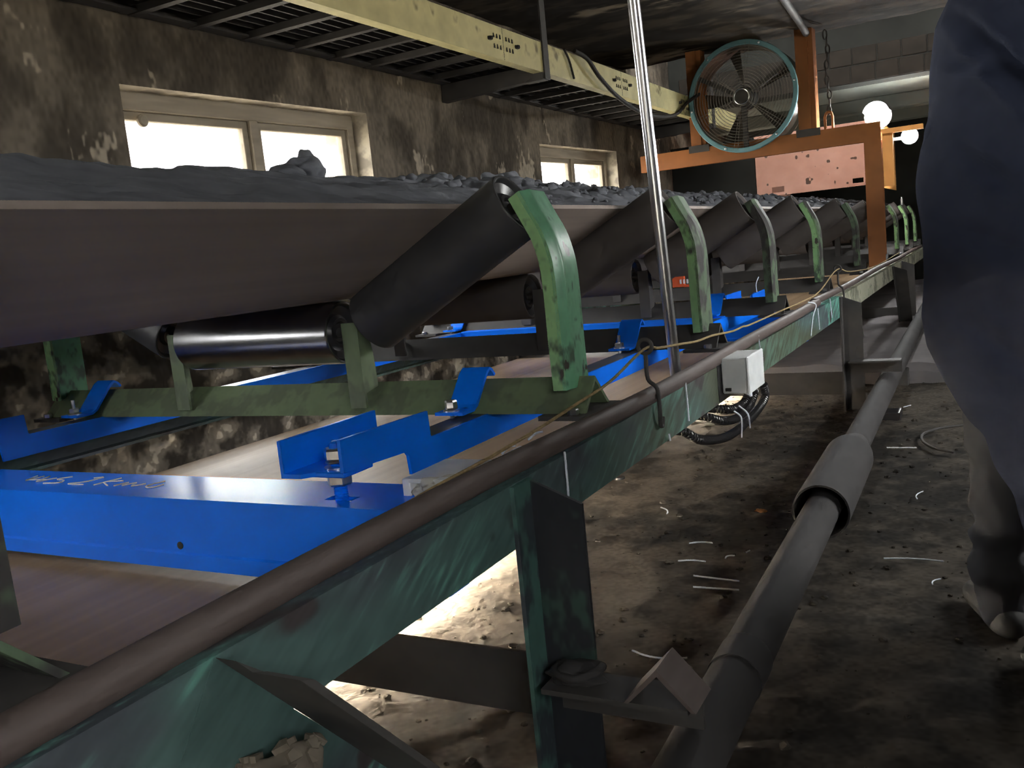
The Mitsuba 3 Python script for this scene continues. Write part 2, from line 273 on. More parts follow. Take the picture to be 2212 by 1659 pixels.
for i, w in enumerate(WINS):
    key = f'window_{i + 1}'; y0, y1 = w, w + WW
    def warp(m):
        v = m.vertices.copy(); v[:, 2] += tilt(v[:, 1], v[:, 2]); return trimesh.Trimesh(v, m.faces, process=False)
    # plastered reveal, ragged along its inner edge
    n = 44
    rv = []
    for (a, b) in (((y0, WZ1), (y1, WZ1)), ((y1, WZ1), (y1, WZ0)), ((y1, WZ0), (y0, WZ0)), ((y0, WZ0), (y0, WZ1))):
        s = np.linspace(0, 1, n); yy, zz = a[0] + (b[0] - a[0]) * s, a[1] + (b[1] - a[1]) * s
        rv.append(grid_mesh(np.stack([np.stack([XW - WT * t + 0 * yy, yy, zz + 0.010 * (meshkit.noise(np.stack([yy * 30, zz * 30, 0 * yy + t], -1)) - 0.5) * (t < 0.9) * (t > 0.02)], -1) for t in (0, 0.12, 0.4, 0.7, 1)], 0)))
    add(key + '__reveal', warp(cat(rv)), 'mat_plaster', True)
    xf0, xf1 = XW - 0.17, XW - 0.10
    mid = (y0 + y1) / 2 + 0.03
    fr = [box(xf0, xf1, y0, y1, WZ1 - 0.075, WZ1 + 0.01, .004), box(xf0, xf1, y0, y1, WZ0, WZ0 + 0.05, .004), box(xf0, xf1, y0, y0 + 0.05, WZ0, WZ1, .004), box(xf0, xf1, y1 - 0.05, y1, WZ0, WZ1, .004)]
    add(key + '__frame', warp(cat(fr)), 'mat_window_wood')
    add(key + '__mullion', warp(box(xf0, xf1, mid - 0.028, mid + 0.028, WZ0 + .05, WZ1 - .07, .004)), 'mat_window_wood')
    for a, b in ((y0 + 0.05, mid - 0.028), (mid + 0.028, y1 - 0.05)):
        z0, z1 = WZ0 + .05, WZ1 - .075; t = 0.035
        s = [box(xf0 + .015, xf1 - .02, a, b, z1 - t, z1, .003), box(xf0 + .015, xf1 - .02, a, b, z0, z0 + t, .003), box(xf0 + .015, xf1 - .02, a, a + t, z0, z1, .003), box(xf0 + .015, xf1 - .02, b - t, b, z0, z1, .003)]
        add(key + '__sash', warp(cat(s)), 'mat_window_wood')
        xp = xf0 + .03
        add(key + '__pane', warp(trimesh.Trimesh([[xp, a + t, z0 + t], [xp, b - t, z0 + t], [xp, b - t, z1 - t], [xp, a + t, z1 - t]], [[0, 1, 2], [0, 2, 3]], process=False)), 'mat_pane')
    if i == 2: add(key + '__knob', warp(lathe([(0, .001), (0, .026), (.012, .026), (.018, .018), (.018, .001)], (XW - .10, y0 + .17, WZ1 - .115), (XW, y0 + .17, WZ1 - .115), 20)), 'mat_window_wood', 30)
    struct(key)
# ceiling slab, with the higher bay behind it
cx, cy = np.arange(XW - .02, XR + .03, 0.05), np.arange(-6.0, 8.26, 0.05)
CX, CY = np.meshgrid(cx, cy, indexing='ij'); q = np.stack([CX, CY, 0 * CX], -1)
top = grid_mesh(np.stack([CX, CY, ZC + 0.03 * (meshkit.fbm(q * 2.5, 4, 8) - 0.5) + 0.012 * (meshkit.fbm(q * 14, 3, 4) - 0.5)], -1))
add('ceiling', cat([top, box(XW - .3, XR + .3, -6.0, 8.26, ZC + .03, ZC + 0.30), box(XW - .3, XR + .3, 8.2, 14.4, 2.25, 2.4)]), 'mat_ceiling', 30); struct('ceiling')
# far bay
tag(add('ceiling_pipe', tube([(-1.225, 6.6, 1.560), (-1.285, 7.70, 1.560), (-1.325, 8.22, 1.560)], .028, 12), 'mat_dark_steel', 40), 'dark pipe fixed across the ceiling beside the right upright of the fan', 'pipe')
add('wall_back', box(XW - .3, XR + .3, 14.0, 14.3, -1.03, 2.3), 'mat_dark_wall'); struct('wall_back')
lz = 1.33
add('trim_2', box(XW, XR, 9.66, 9.95, lz, 1.90), 'mat_dark_wall'); struct('trim_2', 'concrete lintel faced with bricks under the far ceiling bay')
rng = np.random.default_rng(4)
for r, (z0, h) in enumerate(((lz + 0.005, 0.160), (lz + 0.173, 0.160))):
    x = -2.95 + 0.06 * r
    while x < 1.6:
        w = 0.215 + rng.uniform(-.01, .01)
        add('trim_2__brick', box(x, x + w - .008, 9.645 + rng.uniform(0, .006), 9.67, z0, z0 + h, .006), 'mat_brick'); x += w
add('trim_5', box(XW, XR, 9.95, 14.0, lz + .02, 1.5), 'mat_far_concrete'); struct('trim_5', 'sooty soffit of the far bay behind the floodlights')
for i, y in enumerate((11.1, 12.5)):
    add(f'trim_{i + 3}', box(XW, XR, y, y + .22, 1.20, 1.352, .01), 'mat_far_concrete'); struct(f'trim_{i + 3}', 'dark concrete beam across the far ceiling bay')
# right wall with its own windows (beyond the frame) and the wall behind the camera
RW = [(-3.2, 2.6, .55, 1.25), (2.7, 2.2, .20, 1.10)]
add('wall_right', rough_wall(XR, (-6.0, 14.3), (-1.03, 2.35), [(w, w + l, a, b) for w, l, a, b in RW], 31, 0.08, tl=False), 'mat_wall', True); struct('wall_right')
for i, (w, l, a, b) in enumerate(RW):
    key = f'window_{i + 6}'; x0, x1 = XR + .05, XR + .11; mid = w + l / 2
    add(key + '__frame', cat([box(x0, x1, w, w + l, b - .05, b), box(x0, x1, w, w + l, a, a + .05), box(x0, x1, w, w + .05, a, b), box(x0, x1, w + l - .05, w + l, a, b), box(x0, x1, mid - .03, mid + .03, a, b)]), 'mat_window_wood')
    struct(key)
add('wall_front', box(XW - .3, XR + .3, -6.2, -6.0, -1.03, 2.3), 'mat_dark_wall'); struct('wall_front')

# ------------------------------------------------------------------ conveyor frame (one welded thing)
CF = 'conveyor_stand'
XS, ZS0, ZS1 = -0.725, -0.490, -0.380          # outer face, underside and top of the right stringer
XC = -1.66                                       # centre line of the conveyor
tag(CF, 'green-black welded steel stand of long channels on posts under the belt', 'conveyor stand')
def chan(xo, s):                                 # channel section, web at xo, flanges towards s
    return [(xo, ZS0), (xo + s * .055, ZS0), (xo + s * .055, ZS0 + .009), (xo + s * .008, ZS0 + .009), (xo + s * .008, ZS1 - .009), (xo + s * .055, ZS1 - .009), (xo + s * .055, ZS1), (xo, ZS1)]
add(CF + '__stringer', prism(chan(XS, -1), 'y', -2.5, 5.088), 'mat_stringer'); k = add(CF + '__stringer', prism(chan(XS, -1), 'y', 5.092, 13.5), 'mat_pale_paint'); labels[k] = {'label': 'pale cream far length of channel'}
add(CF + '__stringer', prism(chan(2 * XC - XS, 1), 'y', -2.5, 13.5), 'mat_stringer')
def mirror(m):
    v = m.vertices.copy(); v[:, 0] = 2 * XC - v[:, 0]; return trimesh.Trimesh(v, m.faces[:, ::-1], process=False)
def post(yh, zt=-.382, skew=0.0):
    """angle: one leg flat on the stringer towards the camera, the other out into the aisle, its head cut on the slope"""
    a = box(XS, XS + .008, yh - .068, yh, -1.02, zt)
    b = prism([(XS, -1.02), (XS + .102, -1.02), (XS + .102, zt - .042), (XS, zt)], 'y', yh - .008, yh)
    for m in (a, b):
        if skew: m.vertices[:, 1] += skew * (zt - m.vertices[:, 2])
    return a, b
for yh, sk in ((1.356, 0), (5.10, 0), (8.0, .85), (8.85, 0), (12.6, 0)):
    a, b = post(yh, skew=sk)
    k = add(CF + '__post', a, 'mat_post' if yh < 2 else 'mat_dark_steel'); add(k + '__outer_leg', b, 'mat_post_shaded' if yh < 2 else 'mat_dark_steel')
    if sk == 0: add(CF + '__post', mirror(cat([a, b])), 'mat_dark_steel')
# narrow torn gusset on the second post
add(CF + '__gusset', prism([(XS, -.62), (XS + .105, -.56), (XS + .108, -.60), (XS + .06, -.68), (XS + .075, -.74), (XS, -.76)], 'y', 5.085, 5.099), 'mat_dark_steel')
# knee brace near the camera: flat leg on the stringer plane, outstanding leg above it
d = np.array([0.68, -0.73]); d /= np.linalg.norm(d); nn = np.array([d[1], -d[0]])
b0, L = np.array([0.634, -0.375]), 0.86
def along(s, t): return tuple(b0 + d * s + nn * t)
flat = prism([along(0.0, .012), along(L, 0), along(L, .115), along(.02, .115)], 'x', XS - .004, XS + .0012)
outst = cat([prism([along(.06, 0), along(L, 0), along(L, .009), along(.0, .009)], 'x', XS + .001, XS + .03), prism([along(.05, 0), along(L, 0), along(L, .009), along(.03, .009)], 'x', XS + .03, XS + .095)])
add(CF + '__knee_brace', flat, 'mat_stringer'); add(CF + '__knee_brace__flange', outst, 'mat_dark_steel')  # flange colour darker for dirt and for the shade of its underside
# cross ties between opposite posts, low down
for y in (1.42, 5.15, 8.9):
    add(CF + '__cross_tie', prism(lsec((y, -.870 if y < 2 else -.925), .07, .125, .009), 'x', 2 * XC - XS, XS + .0), 'mat_dark_steel')
# bracket arms that stick out into the aisle
for y in (1.348, 5.092):
    z = -.725
    add(CF + '__bracket_arm', prism([(y - .085, z), (y, z), (y, z - .072), (y - .009, z - .072), (y - .009, z - .009), (y - .085, z - .009)], 'x', -.690, -.435), 'mat_dark_steel')
# ------------------------------------------------------------------ rusty pipes lying along the stringer
yy = np.linspace(-1.2, 4.42, 60)
pz = -.358 + .006 * np.sin(yy * 1.7) - 0.004 * np.cos(yy * 3.1)
tag(add('edge_pipe', tube(np.stack([-.738 + 0 * yy, yy, pz], 1), .0205, 18), 'mat_rust_pipe', 40), 'rusty brown steel pipe along the stringer, nearest length with its open end', 'pipe')
yy = np.linspace(4.36, 11.5, 40)
tag(add('edge_pipe_001', tube(np.stack([-.742 + .0 * yy, yy, -.348 + .004 * np.sin(yy * 2)], 1), .017, 16), 'mat_rust_pipe', 40), 'thinner rusty pipe carrying on along the far stringer', 'pipe')

# ------------------------------------------------------------------ troughing idlers
RR = 0.077
LOW, UPP = np.array([-1.325, -.121]), np.array([-.905, .111])
def roller(key, p0, p1, mat, detail):
    p0, p1 = np.array(p0), np.array(p1); L = np.linalg.norm(p1 - p0); e = .004
    add(key, lathe([(.012, RR - .012), (0.003, RR - .009), (0, RR - .006), (0, RR - .002), (e, RR), (L - e, RR), (L, RR - .002), (L, RR - .006), (L - .003, RR - .009), (L - .012, RR - .012)], p0, p1, 56 if detail else 28), mat, 35)
    cap = [(.010, RR - .008), (.016, RR - .020), (.022, .045), (.014, .036), (.014, .028), (.020, .022), (.020, .001)]
    add(key + '__end_cap', lathe(cap, p0, p1, 40 if detail else 20), 'mat_black', 35); add(key + '__end_cap', lathe([(L - a, b) for a, b in cap], p0, p1, 40 if detail else 20), 'mat_black', 35)
    add(key + '__shaft', lathe([(-.035, .001), (-.035, .0125), (L + .035, .0125), (L + .035, .001)], p0, p1, 14), 'mat_dark_steel', 35)
OUT = [(-.806, -.292), (-.808, -.19), (-.808, -.09), (-.810, -.035), (-.815, .0), (-.828, .045), (-.850, .088), (-.874, .135)]
def idler(i, yf, mp, mb, mr, label, detail, midmat=None):
    k = num('troughing_idler', i)
    tag(k, label, 'idler', 'troughing idlers under the belt')
    ya, zf, za = yf + .063, -.341, -.271
    # base: angle laid as a ridge
    t = .008
    base = prism([(ya - .07, zf), (ya, za), (ya + .07, zf), (ya + .07 - t * 1.41, zf), (ya, za - t * 1.41), (ya - .07 + t * 1.41, zf)], 'x', 2 * XC + .765, -.765)
    add(k + '__base', base, mb)
    def end_post():
        a = prism(strip(OUT, .031), 'y', yf, yf + .008)
        o = curve([(x, 0, z) for x, z in OUT], 3)[:, [0, 2]]; dt = np.gradient(o, axis=0); dt /= np.linalg.norm(dt, axis=1, keepdims=True); nr = np.stack([dt[:, 1], -dt[:, 0]], 1)
        sec = [(0, 0), (.022, .003), (.030, .0065), (.038, .0075), (.048, .006), (.12, .001), (.12, -.007), (.03, -.002), (0, -.008), (0, 0)]
        b = grid_mesh(np.array([[(p_[0] + n_[0] * w_, yf + h_, p_[1] + n_[1] * w_) for h_, w_ in sec] for p_, n_ in zip(o, nr)]))
        return a, b
    ep, ef = end_post(); mf = 'mat_green_teal' if i == 1 else 'mat_green_black'  # dark side flange: dirt plus the shade on that face, put into the colour
    for m_ in (lambda m: m, mirror):
        kp = add(k + '__end_post', m_(ep), mp, 30); add(kp + '__side_flange', m_(ef), mf, 30)
    # upright brackets at the joints between rollers
    br = cat([box(-1.385, -1.338, yf - .002, yf + .006, -.325, -.118), prism([(yf, -.29), (yf + .055, -.28), (yf + .050, -.20), (yf + .035, -.125), (yf, -.115)], 'x', -1.346, -1.338)])
    add(k + '__inner_bracket', br, mb, 30); add(k + '__inner_bracket', mirror(br), mb, 30)
    yr = yf + .035
    roller(k + '__roller', (2 * XC + 1.402, yr, -.142), (-1.402, yr, -.142), midmat or mr, detail)
    up, lo = (UPP[0], yr + .015, UPP[1]), (LOW[0], yr + .015, LOW[1])
    roller(k + '__roller_001', lo, up, mr, detail)
    roller(k + '__roller_002', (2 * XC - lo[0], lo[1], lo[2]), (2 * XC - up[0], up[1], up[2]), mr, detail)
    # foot plates and their bolts
    for s in (0, 1):
        f = box(-.865, -.745, yf - .03, yf + .15, -.352, -.342); b = cat([hexnut((-.79, yf - .012, -.342), .022, .013)])
        add(k + '__foot_plate', mirror(f) if s else f, 'mat_dark_steel'); add(k + '__bolt', mirror(b) if s else b, 'mat_zinc')
YF = [0.362, 1.722, 2.760, 3.805, 4.995, 6.55, 8.05, 9.52, 10.72, 11.92]
ID = [('mat_green_black', 'mat_green_black', 'mat_roller', 'dark green trough idler at the left edge, only its post and foot in view'),
      ('mat_green_bright', 'mat_green_dirty', 'mat_roller', 'nearest whole trough idler with bright green bent posts and a shiny middle roller'),
      ('mat_green_bright', 'mat_dark_steel', 'mat_roller_dusty', 'second trough idler, green post just right of the silver pole'),
      ('mat_green_black', 'mat_dark_steel', 'mat_roller_dusty', 'third trough idler with blackened post, right of the silver pole and its neighbour'),
      ('mat_green_bright', 'mat_dark_steel', 'mat_roller_dusty', 'fourth trough idler with patchy bright green post before the orange column'),
      ('mat_green_black', 'mat_dark_steel', 'mat_roller_dusty', 'fifth trough idler, thin dark green post just left of the orange column'),
      ('mat_green_black', 'mat_dark_steel', 'mat_roller_dusty', 'sixth trough idler, mostly hidden behind the orange column'),
      ('mat_green_bright', 'mat_dark_steel', 'mat_roller_dusty', 'seventh trough idler, pale green post right of the orange column'),
      ('mat_green_bright', 'mat_dark_steel', 'mat_roller_dusty', 'eighth trough idler, second pale green post right of the orange column'),
      ('mat_green_bright', 'mat_dark_steel', 'mat_roller_dusty', 'farthest trough idler, small green post beside the person in the dark coat')]
for i, (y, (mp, mb, mr, lb)) in enumerate(zip(YF, ID)):
    idler(i, y, mp, mb, mr, lb, i in (1, 2), 'mat_roller_steel' if i == 1 else None)

# ------------------------------------------------------------------ belt and coal
def belt_line():
    h = [(-1.05, .1215), (-1.15, .0665), (-1.25, .0115), (-1.305, -.0185), (-1.345, -.0375), (-1.385, -.0510), (-1.43, -.0570), (-1.50, -.0585), (-1.66, -.0590)]
    h = curve([(a, 0, b) for a, b in h], 5)[:, [0, 2]]
    return np.vstack([h, np.stack([2 * XC - h[::-1][1:, 0], h[::-1][1:, 1]], 1)])
BL = belt_line() + [0, .0065]
BT = 'conveyor_belt'
tag(BT, 'wide brown-grey rubber conveyor belt, troughed above and flat on its return below', 'conveyor belt')
poly = strip(BL, .013, 1 if True else -1)
add(BT + '__carrying_run', prism(poly, 'y', -3.0, 13.6), 'mat_belt', 30)
add(BT + '__return_run', box(-2.38, -.945, -3.0, 13.6, -.582, -.570, .003), 'mat_belt_return')
# coal heap
ys = np.concatenate([np.arange(-0.6, 4.2, 0.012), np.arange(4.2, 13.6, 0.028)]); ts = np.linspace(-1, 1, 110)
Xg = XC + ts * 0.585
bz = np.interp(-np.abs(ts * .585) , [-.62, -.585, -.30, 0], [.150, .135, -.02, -.045])
Yg, Tg = np.meshgrid(ys, ts, indexing='ij'); Xg2 = XC + Tg * .585
crown = 0.125 + 0.140 * (1 - np.abs(Tg) ** 1.5)
q = np.stack([Xg2, Yg, 0 * Yg], -1)
w = np.clip(1.05 - np.abs(Tg), 0, .25) / .25
far_ = np.clip((Yg - 1.9) / .8, 0, 1)
d = 0.055 * (meshkit.fbm(q * np.array([5, 2.2, 1]), 4, 13) - .5) + (0.030 + .035 * far_) * (meshkit.fbm(q * 13, 4, 5) - .5) + far_ * .020 * (meshkit.fbm(q * 34, 3, 15) - .5)
Zg = crown + d * w
shell = grid_mesh(np.stack([Xg2, Yg, Zg], -1))
ks = [shell]
rng = np.random.default_rng(12)
def lump(c, r, seed, sq=(1, 1, 1), sub=2):
    m = trimesh.creation.icosphere(sub, 1.0); v = m.vertices
    v = v * (0.55 + 0.9 * meshkit.noise(v * 2.1 + seed * 7.3, seed))[:, None] * np.array(sq) * r + np.array(c)
    return trimesh.Trimesh(v, m.faces, process=False)
for n_ in range(1500):
    y = rng.uniform(2.3, 12); t = rng.uniform(-.9, .9); iy, it = np.searchsorted(ys, y), int((t + 1) / 2 * 109)
    r = .006 + .022 * rng.random() ** 2.2
    ks.append(lump((XC + t * .585, y, Zg[min(iy, len(ys) - 1), it]), r, n_, (1, 1.2, .8), 1))
ks += [lump((-1.66, 1.97, .270), .070, 901, (.8, 1.1, .8), 3), lump((-1.68, 2.03, .310), .034, 902, (1, .7, 1), 3), lump((-1.64, 1.90, .255), .05, 903, (1, 1.4, .7), 3), lump((-1.68, 1.62, .255), .09, 904, (1, 1.8, .35), 3),
       lump((-1.66, 3.20, .275), .06, 905, (1, 1.6, .8), 3), lump((-1.66, 3.05, .27), .05, 907, (1, 1.6, .8), 3)]
k = add('coal', cat(ks), 'mat_coal', 50)
tag(k, 'long dark grey heap of crushed coal carried on the belt', 'coal', kind='stuff')

# ------------------------------------------------------------------ blue belt-scale frame
BF = 'belt_scale_frame'
tag(BF, 'bright blue welded frame of two side angles clamped under the idlers', 'scale frame')
def rail(x):
    web = [(1.20, -.341), (1.20, -.282), (1.477, -.286), (1.480, -.336), (1.484, -.340), (4.27, -.340), (4.274, -.336), (4.277, -.286), (4.55, -.282), (4.55, -.341), (4.37, -.345), (4.363, -.352), (4.36, -.396), (1.402, -.396), (1.398, -.358), (1.390, -.349)]
    m = [prism(web, 'x', x - .007, x)]
    return cat(m)
for x in (-1.0, -2.285):
    k = add(BF + '__side_rail', rail(x), 'mat_blue'); add(k + '__top_flange', box(x - .070, x - .006, 1.470, 4.280, -.347, -.340), 'mat_blue_dust_sheen')
    for (a, b) in ((1.185, 1.47), (4.28, 4.565)):
        # hanger angle beside the rail end, and the plate that joins them
        m = [box(x - .130, x - .123, a, b, -.350, -.282), prism([(x - .123, a), (x - .085, a), (x - .060, a + .03), (x - .060, b), (x - .123, b)], 'z', -.350, -.342)]
        add(BF + '__hanger', cat(m), 'mat_blue')
        yb = 1.215 if a < 2 else 4.50
        add(BF + '__bolt_plate', box(x - .088, x - .004, yb - .01, yb + .075, -.352, -.342, .002), 'mat_blue')
add(BF + '__cross_member', box(-2.285, -1.007, 3.74, 3.80, -.396, -.336, .002), 'mat_blue')
# levelling studs with nuts
def level_stud(i, x, y, lab, g=None):
    k = num('levelling_stud', i); tag(k, lab, 'bolt', g)
    n_ = 26; pr = [(0, .001), (0, .0115)]
    for j in range(n_): pr += [(.004 + j * .0040, .0130), (.006 + j * .0040, .0112)]
    pr += [(.118, .0125), (.128, .011), (.132, .006), (.132, .001)]
    add(k + '__stud', lathe(pr, (x, y, -.425), (x, y, -.300), 24), 'mat_blue', 30)
    add(k + '__nut', hexnut((x, y, -.374), .040, .022), 'mat_zinc'); add(k + '__washer', lathe([(0, .012), (0, .0245), (.003, .0245), (.003, .012)], (x, y, -.342), (x, y, -.338), 28), 'mat_zinc', 30)
    add(k + '__spring_washer', tube([(x + .0185 * math.cos(t), y + .0185 * math.sin(t), -.3355 + .0013 * t) for t in np.linspace(0, 6.0, 30)], .0032, 8), 'mat_zinc', 30)
    add(k + '__nut_001', hexnut((x, y, -.328), .040, .023), 'mat_zinc')
level_stud(0, -1.047, 1.243, 'threaded stud with hexagon nuts holding the blue frame above the near blue cross beam')
level_stud(1, -2.332, 1.243, 'levelling stud at the far left corner of the blue frame, outside the picture edge', 'levelling studs at the hidden frame corners')
level_stud(2, -1.047, 4.525, 'levelling stud at the far end of the blue frame', 'levelling studs at the hidden frame corners')
level_stud(3, -2.332, 4.525, 'levelling stud at the far end of the blue frame', 'levelling studs at the hidden frame corners')
labels['levelling_stud_001']['label'] = 'levelling stud at the near left end of the blue frame'
labels['levelling_stud_002']['label'] = 'levelling stud at the far right end of the blue frame'
labels['levelling_stud_003']['label'] = 'levelling stud at the far left end of the blue frame'
# cross beams that carry the frame on the stringers
def xbeam(i, y, lab):
    k = num('blue_cross_beam', i); tag(k, lab, 'beam')
    z0, z1, dpt = -.542, -.400, .157
    web = prism([(y, z0), (y + .010, z0 - 0), (y + .010, z1), (y, z1 - .006), (y, z0 + .034), (y - .004, z0 + .030), (y - .004, z0)], 'x', 2 * XC + .80, -.80)
    add(k + '__web', web, 'mat_blue')
    fl_ = []
    for x0, x1 in ((2 * XC + .80, -1.078), (-1.016, -.80)): fl_.append(box(x0, x1, y, y + dpt, z1 - .008, z1))
    fl_ += [box(-1.078, -1.016, y, y + .040, z1 - .008, z1), box(-1.078, -1.016, y + .066, y + dpt, z1 - .008, z1)]
    add(k + '__top_flange', cat(fl_), 'mat_blue')
    add(k + '__bottom_flange', box(2 * XC + .80, -.80, y, y + .06, z0, z0 + .008), 'mat_blue')
    return k
kb = xbeam(0, 1.190, 'bright blue channel beam across under the belt, nearest the camera')
xbeam(1, 4.46, 'blue channel beam across under the belt beyond the second idler')
# drilled hole in the web, chalk scrawl on the top flange
add(kb + '__hole', lathe([(0, .0001), (0, .0075), (.002, .0075)], (-1.422, 1.1885, -.495), (-1.422, 1.1995, -.495), 20), 'mat_black')
def chalk(pts): return tube(curve([(x, y, -.3992) for x, y in pts], 4), .0018, 5)
sc = []
for o, stroke in enumerate([[(-2.00, 1.30), (-1.985, 1.26), (-1.975, 1.30)], [(-1.99, 1.265), (-1.93, 1.275)], [(-1.955, 1.30), (-1.94, 1.255), (-1.915, 1.29)], [(-1.88, 1.305), (-1.90, 1.28), (-1.87, 1.275), (-1.86, 1.255), (-1.90, 1.245)],
                            [(-1.80, 1.30), (-1.78, 1.31), (-1.79, 1.27), (-1.82, 1.25), (-1.77, 1.25)], [(-1.72, 1.31), (-1.735, 1.25)], [(-1.69, 1.29), (-1.73, 1.275), (-1.69, 1.25)], [(-1.67, 1.25), (-1.66, 1.28), (-1.65, 1.255), (-1.635, 1.28), (-1.62, 1.255), (-1.60, 1.275)], [(-1.57, 1.30), (-1.58, 1.26), (-1.555, 1.25), (-1.545, 1.275)]]):
    sc.append(chalk(stroke))
add(kb + '__chalk_writing', cat(sc), 'mat_chalk'); labels[kb + '__chalk_writing'] = {'label': 'white chalk scrawl'}
# clamp clips over the idler bases
CL = []
for j, yf in enumerate(YF[1:4]):
    for s in (0, 1):
        i = len(CL); k = num('clamp_clip', i); CL.append(k)
        x0 = -1.098 if s == 0 else -2.383
        ya = yf + .063
        line = [(ya - .135, -.331), (ya - .085, -.331), (ya - .066, -.322), (ya - .008, -.258), (ya + .004, -.251), (ya + .012, -.256), (ya + .022, -.268)]
        m = prism(strip(line, .007), 'x', x0, x0 + .072)
        add(k + '__plate', m, 'mat_blue', 20)
        xb, yb = x0 + .030, ya - .112
        tall = s == 1 or j == 1
        add(k + '__bolt', cat([lathe([(0, .001), (0, .005), (.062 if tall else .03, .005), (.062 if tall else .03, .001)], (xb, yb, -.345), (xb, yb, -.30), 14)] + [hexnut((xb, yb, -.320), .025, .013 if tall else .020)]), 'mat_zinc')
        add(k + '__washer', lathe([(0, .005), (0, .0185), (.003, .0185), (.003, .005)], (xb, yb, -.3242), (xb, yb, -.32), 20), 'mat_zinc')
        near = ('nearest', 'second', 'third')[j]
        tag(k, f'bent blue clip with zinc bolt on the {"right" if s == 0 else "left"} side of the {near} idler base', 'clamp', 'blue clamp clips')
# zinc rod standing behind the nearest idler base
tag(add('threaded_rod', lathe([(0, .001), (0, .006), (.10, .006), (.10, .001)], (-1.30, 2.30, -.45), (-1.30, 2.30, -.30), 12), 'mat_dark_steel', 30), 'short threaded rod standing behind the nearest idler base', 'rod')
# grey angle with foam at the end of the near blue beam
AB = 'angle_bracket'; tag(AB, 'grey steel angle filled with white foam where the near blue beam meets the stringer', 'bracket')
add(AB + '__angle', cat([box(-.935, -.800, 1.275, 1.425, -.377, -.369, .002), box(-.935, -.918, 1.275, 1.425, -.405, -.370, .002), box(-.82, -.80, 1.275, 1.425, -.405, -.370, .002)]), 'mat_box_grey')
add(AB + '__foam', lump((-.872, 1.305, -.392), .052, 77, (1.0, .8, .42), 3), 'mat_foam', True)
tag(add('tape_strip', prism([(1.34, -.362), (1.50, -.362), (1.50, -.3605), (1.34, -.3605)], 'x', -.812, -.800), 'mat_white_plastic'), 'narrow pale strip lying along the edge of the grey foam bracket', 'strip')

# ------------------------------------------------------------------ pole, pull cord, ring bolts
tag(add('silver_pole', lathe([(0, .0155), (2.05, .0155)], (-.782, 2.392, -.378), (-.782, 2.156, 1.62), 32), 'mat_galvanised', 40), 'shiny galvanised steel pole rising from the stringer to the ceiling', 'pole')
scene['silver_pole__base_nut'] = scene[add('tmp_nut', hexnut((-.758, 2.40, -.378), .022, .012), 'mat_zinc')]; del scene['tmp_nut']
for i, (y, zr, lab) in enumerate(((2.035, -.242, 'near black eye bolt on the stringer with the pull cord through its ring'), (5.12, -.235, 'far black eye bolt on the stringer with the pull cord through its ring'))):
    k = num('eye_bolt', i); tag(k, lab, 'eye bolt', 'eye bolts for the pull cord')
    ring = tube([(-.737 + .017 * math.cos(t), y, zr + .017 * math.sin(t)) for t in np.linspace(0, 2 * np.pi, 32, endpoint=False)], .0048, 10, True)
    add(k + '__ring', ring, 'mat_dark_steel', 40)
    add(k + '__shank', tube(curve([(-.737, y, zr - .02), (-.736, y, -.32), (-.715, y, -.345), (-.712, y, -.40), (-.716, y + .01, -.435), (-.718, y + .03, -.44), (-.718, y + .036, -.42)], 6), .0052, 10), 'mat_dark_steel', 40)
cp = [(-.80, 1.02, -.362), (-.765, 1.12, -.338), (-.752, 1.278, -.328), (-.75, 1.476, -.318), (-.75, 1.652, -.306), (-.75, 1.833, -.292), (-.738, 2.03, -.248), (-.745, 2.16, -.262), (-.75, 2.346, -.277), (-.75, 2.50, -.289), (-.75, 2.666, -.293), (-.75, 2.90, -.308), (-.75, 3.05, -.309), (-.75, 3.136, -.314), (-.75, 3.687, -.318), (-.75, 4.10, -.322), (-.75, 4.572, -.316), (-.74, 5.115, -.240), (-.75, 5.7, -.285), (-.75, 7.0, -.325), (-.75, 9.0, -.31)]
tag(add('pull_cord', tube(curve(cp, 6), .0033, 8), 'mat_rope', 60), 'yellowish rope strung along the stringer through the eye bolts', 'cord')

# ------------------------------------------------------------------ junction box and conduit
JB = 'junction_box'; tag(JB, 'small pale grey steel junction box on the side of the stringer', 'junction box')
add(JB + '__body', box(-.722, -.648, 2.635, 2.825, -.467, -.361, .004), 'mat_box_grey')
add(JB + '__lid', box(-.648, -.640, 2.630, 2.830, -.470, -.358, .003), 'mat_box_grey')
add(JB + '__latch', box(-.712, -.695, 2.629, 2.637, -.458, -.449), 'mat_black')
add(JB + '__back_plate', box(-.730, -.7235, 2.60, 2.86, -.485, -.365), 'mat_black')
add(JB + '__gland', lathe([(0, .001), (0, .014), (.010, .014), (.010, .011), (.028, .011), (.028, .001)], (-.672, 2.745, -.466), (-.672, 2.745, -.50), 18), 'mat_white_plastic', 30)
def conduit(pts, r=.0135):
    p = curve(pts, 10); s = np.concatenate([[0], np.cumsum(np.linalg.norm(np.diff(p, axis=0), axis=1))]); n_ = int(s[-1] / .0021)
    t = np.linspace(0, s[-1], n_); p = np.stack([np.interp(t, s, p[:, k]) for k in range(3)], 1)
    return tube(p, r * np.where(np.arange(n_) % 4 < 2, 1.0, .83), 12)
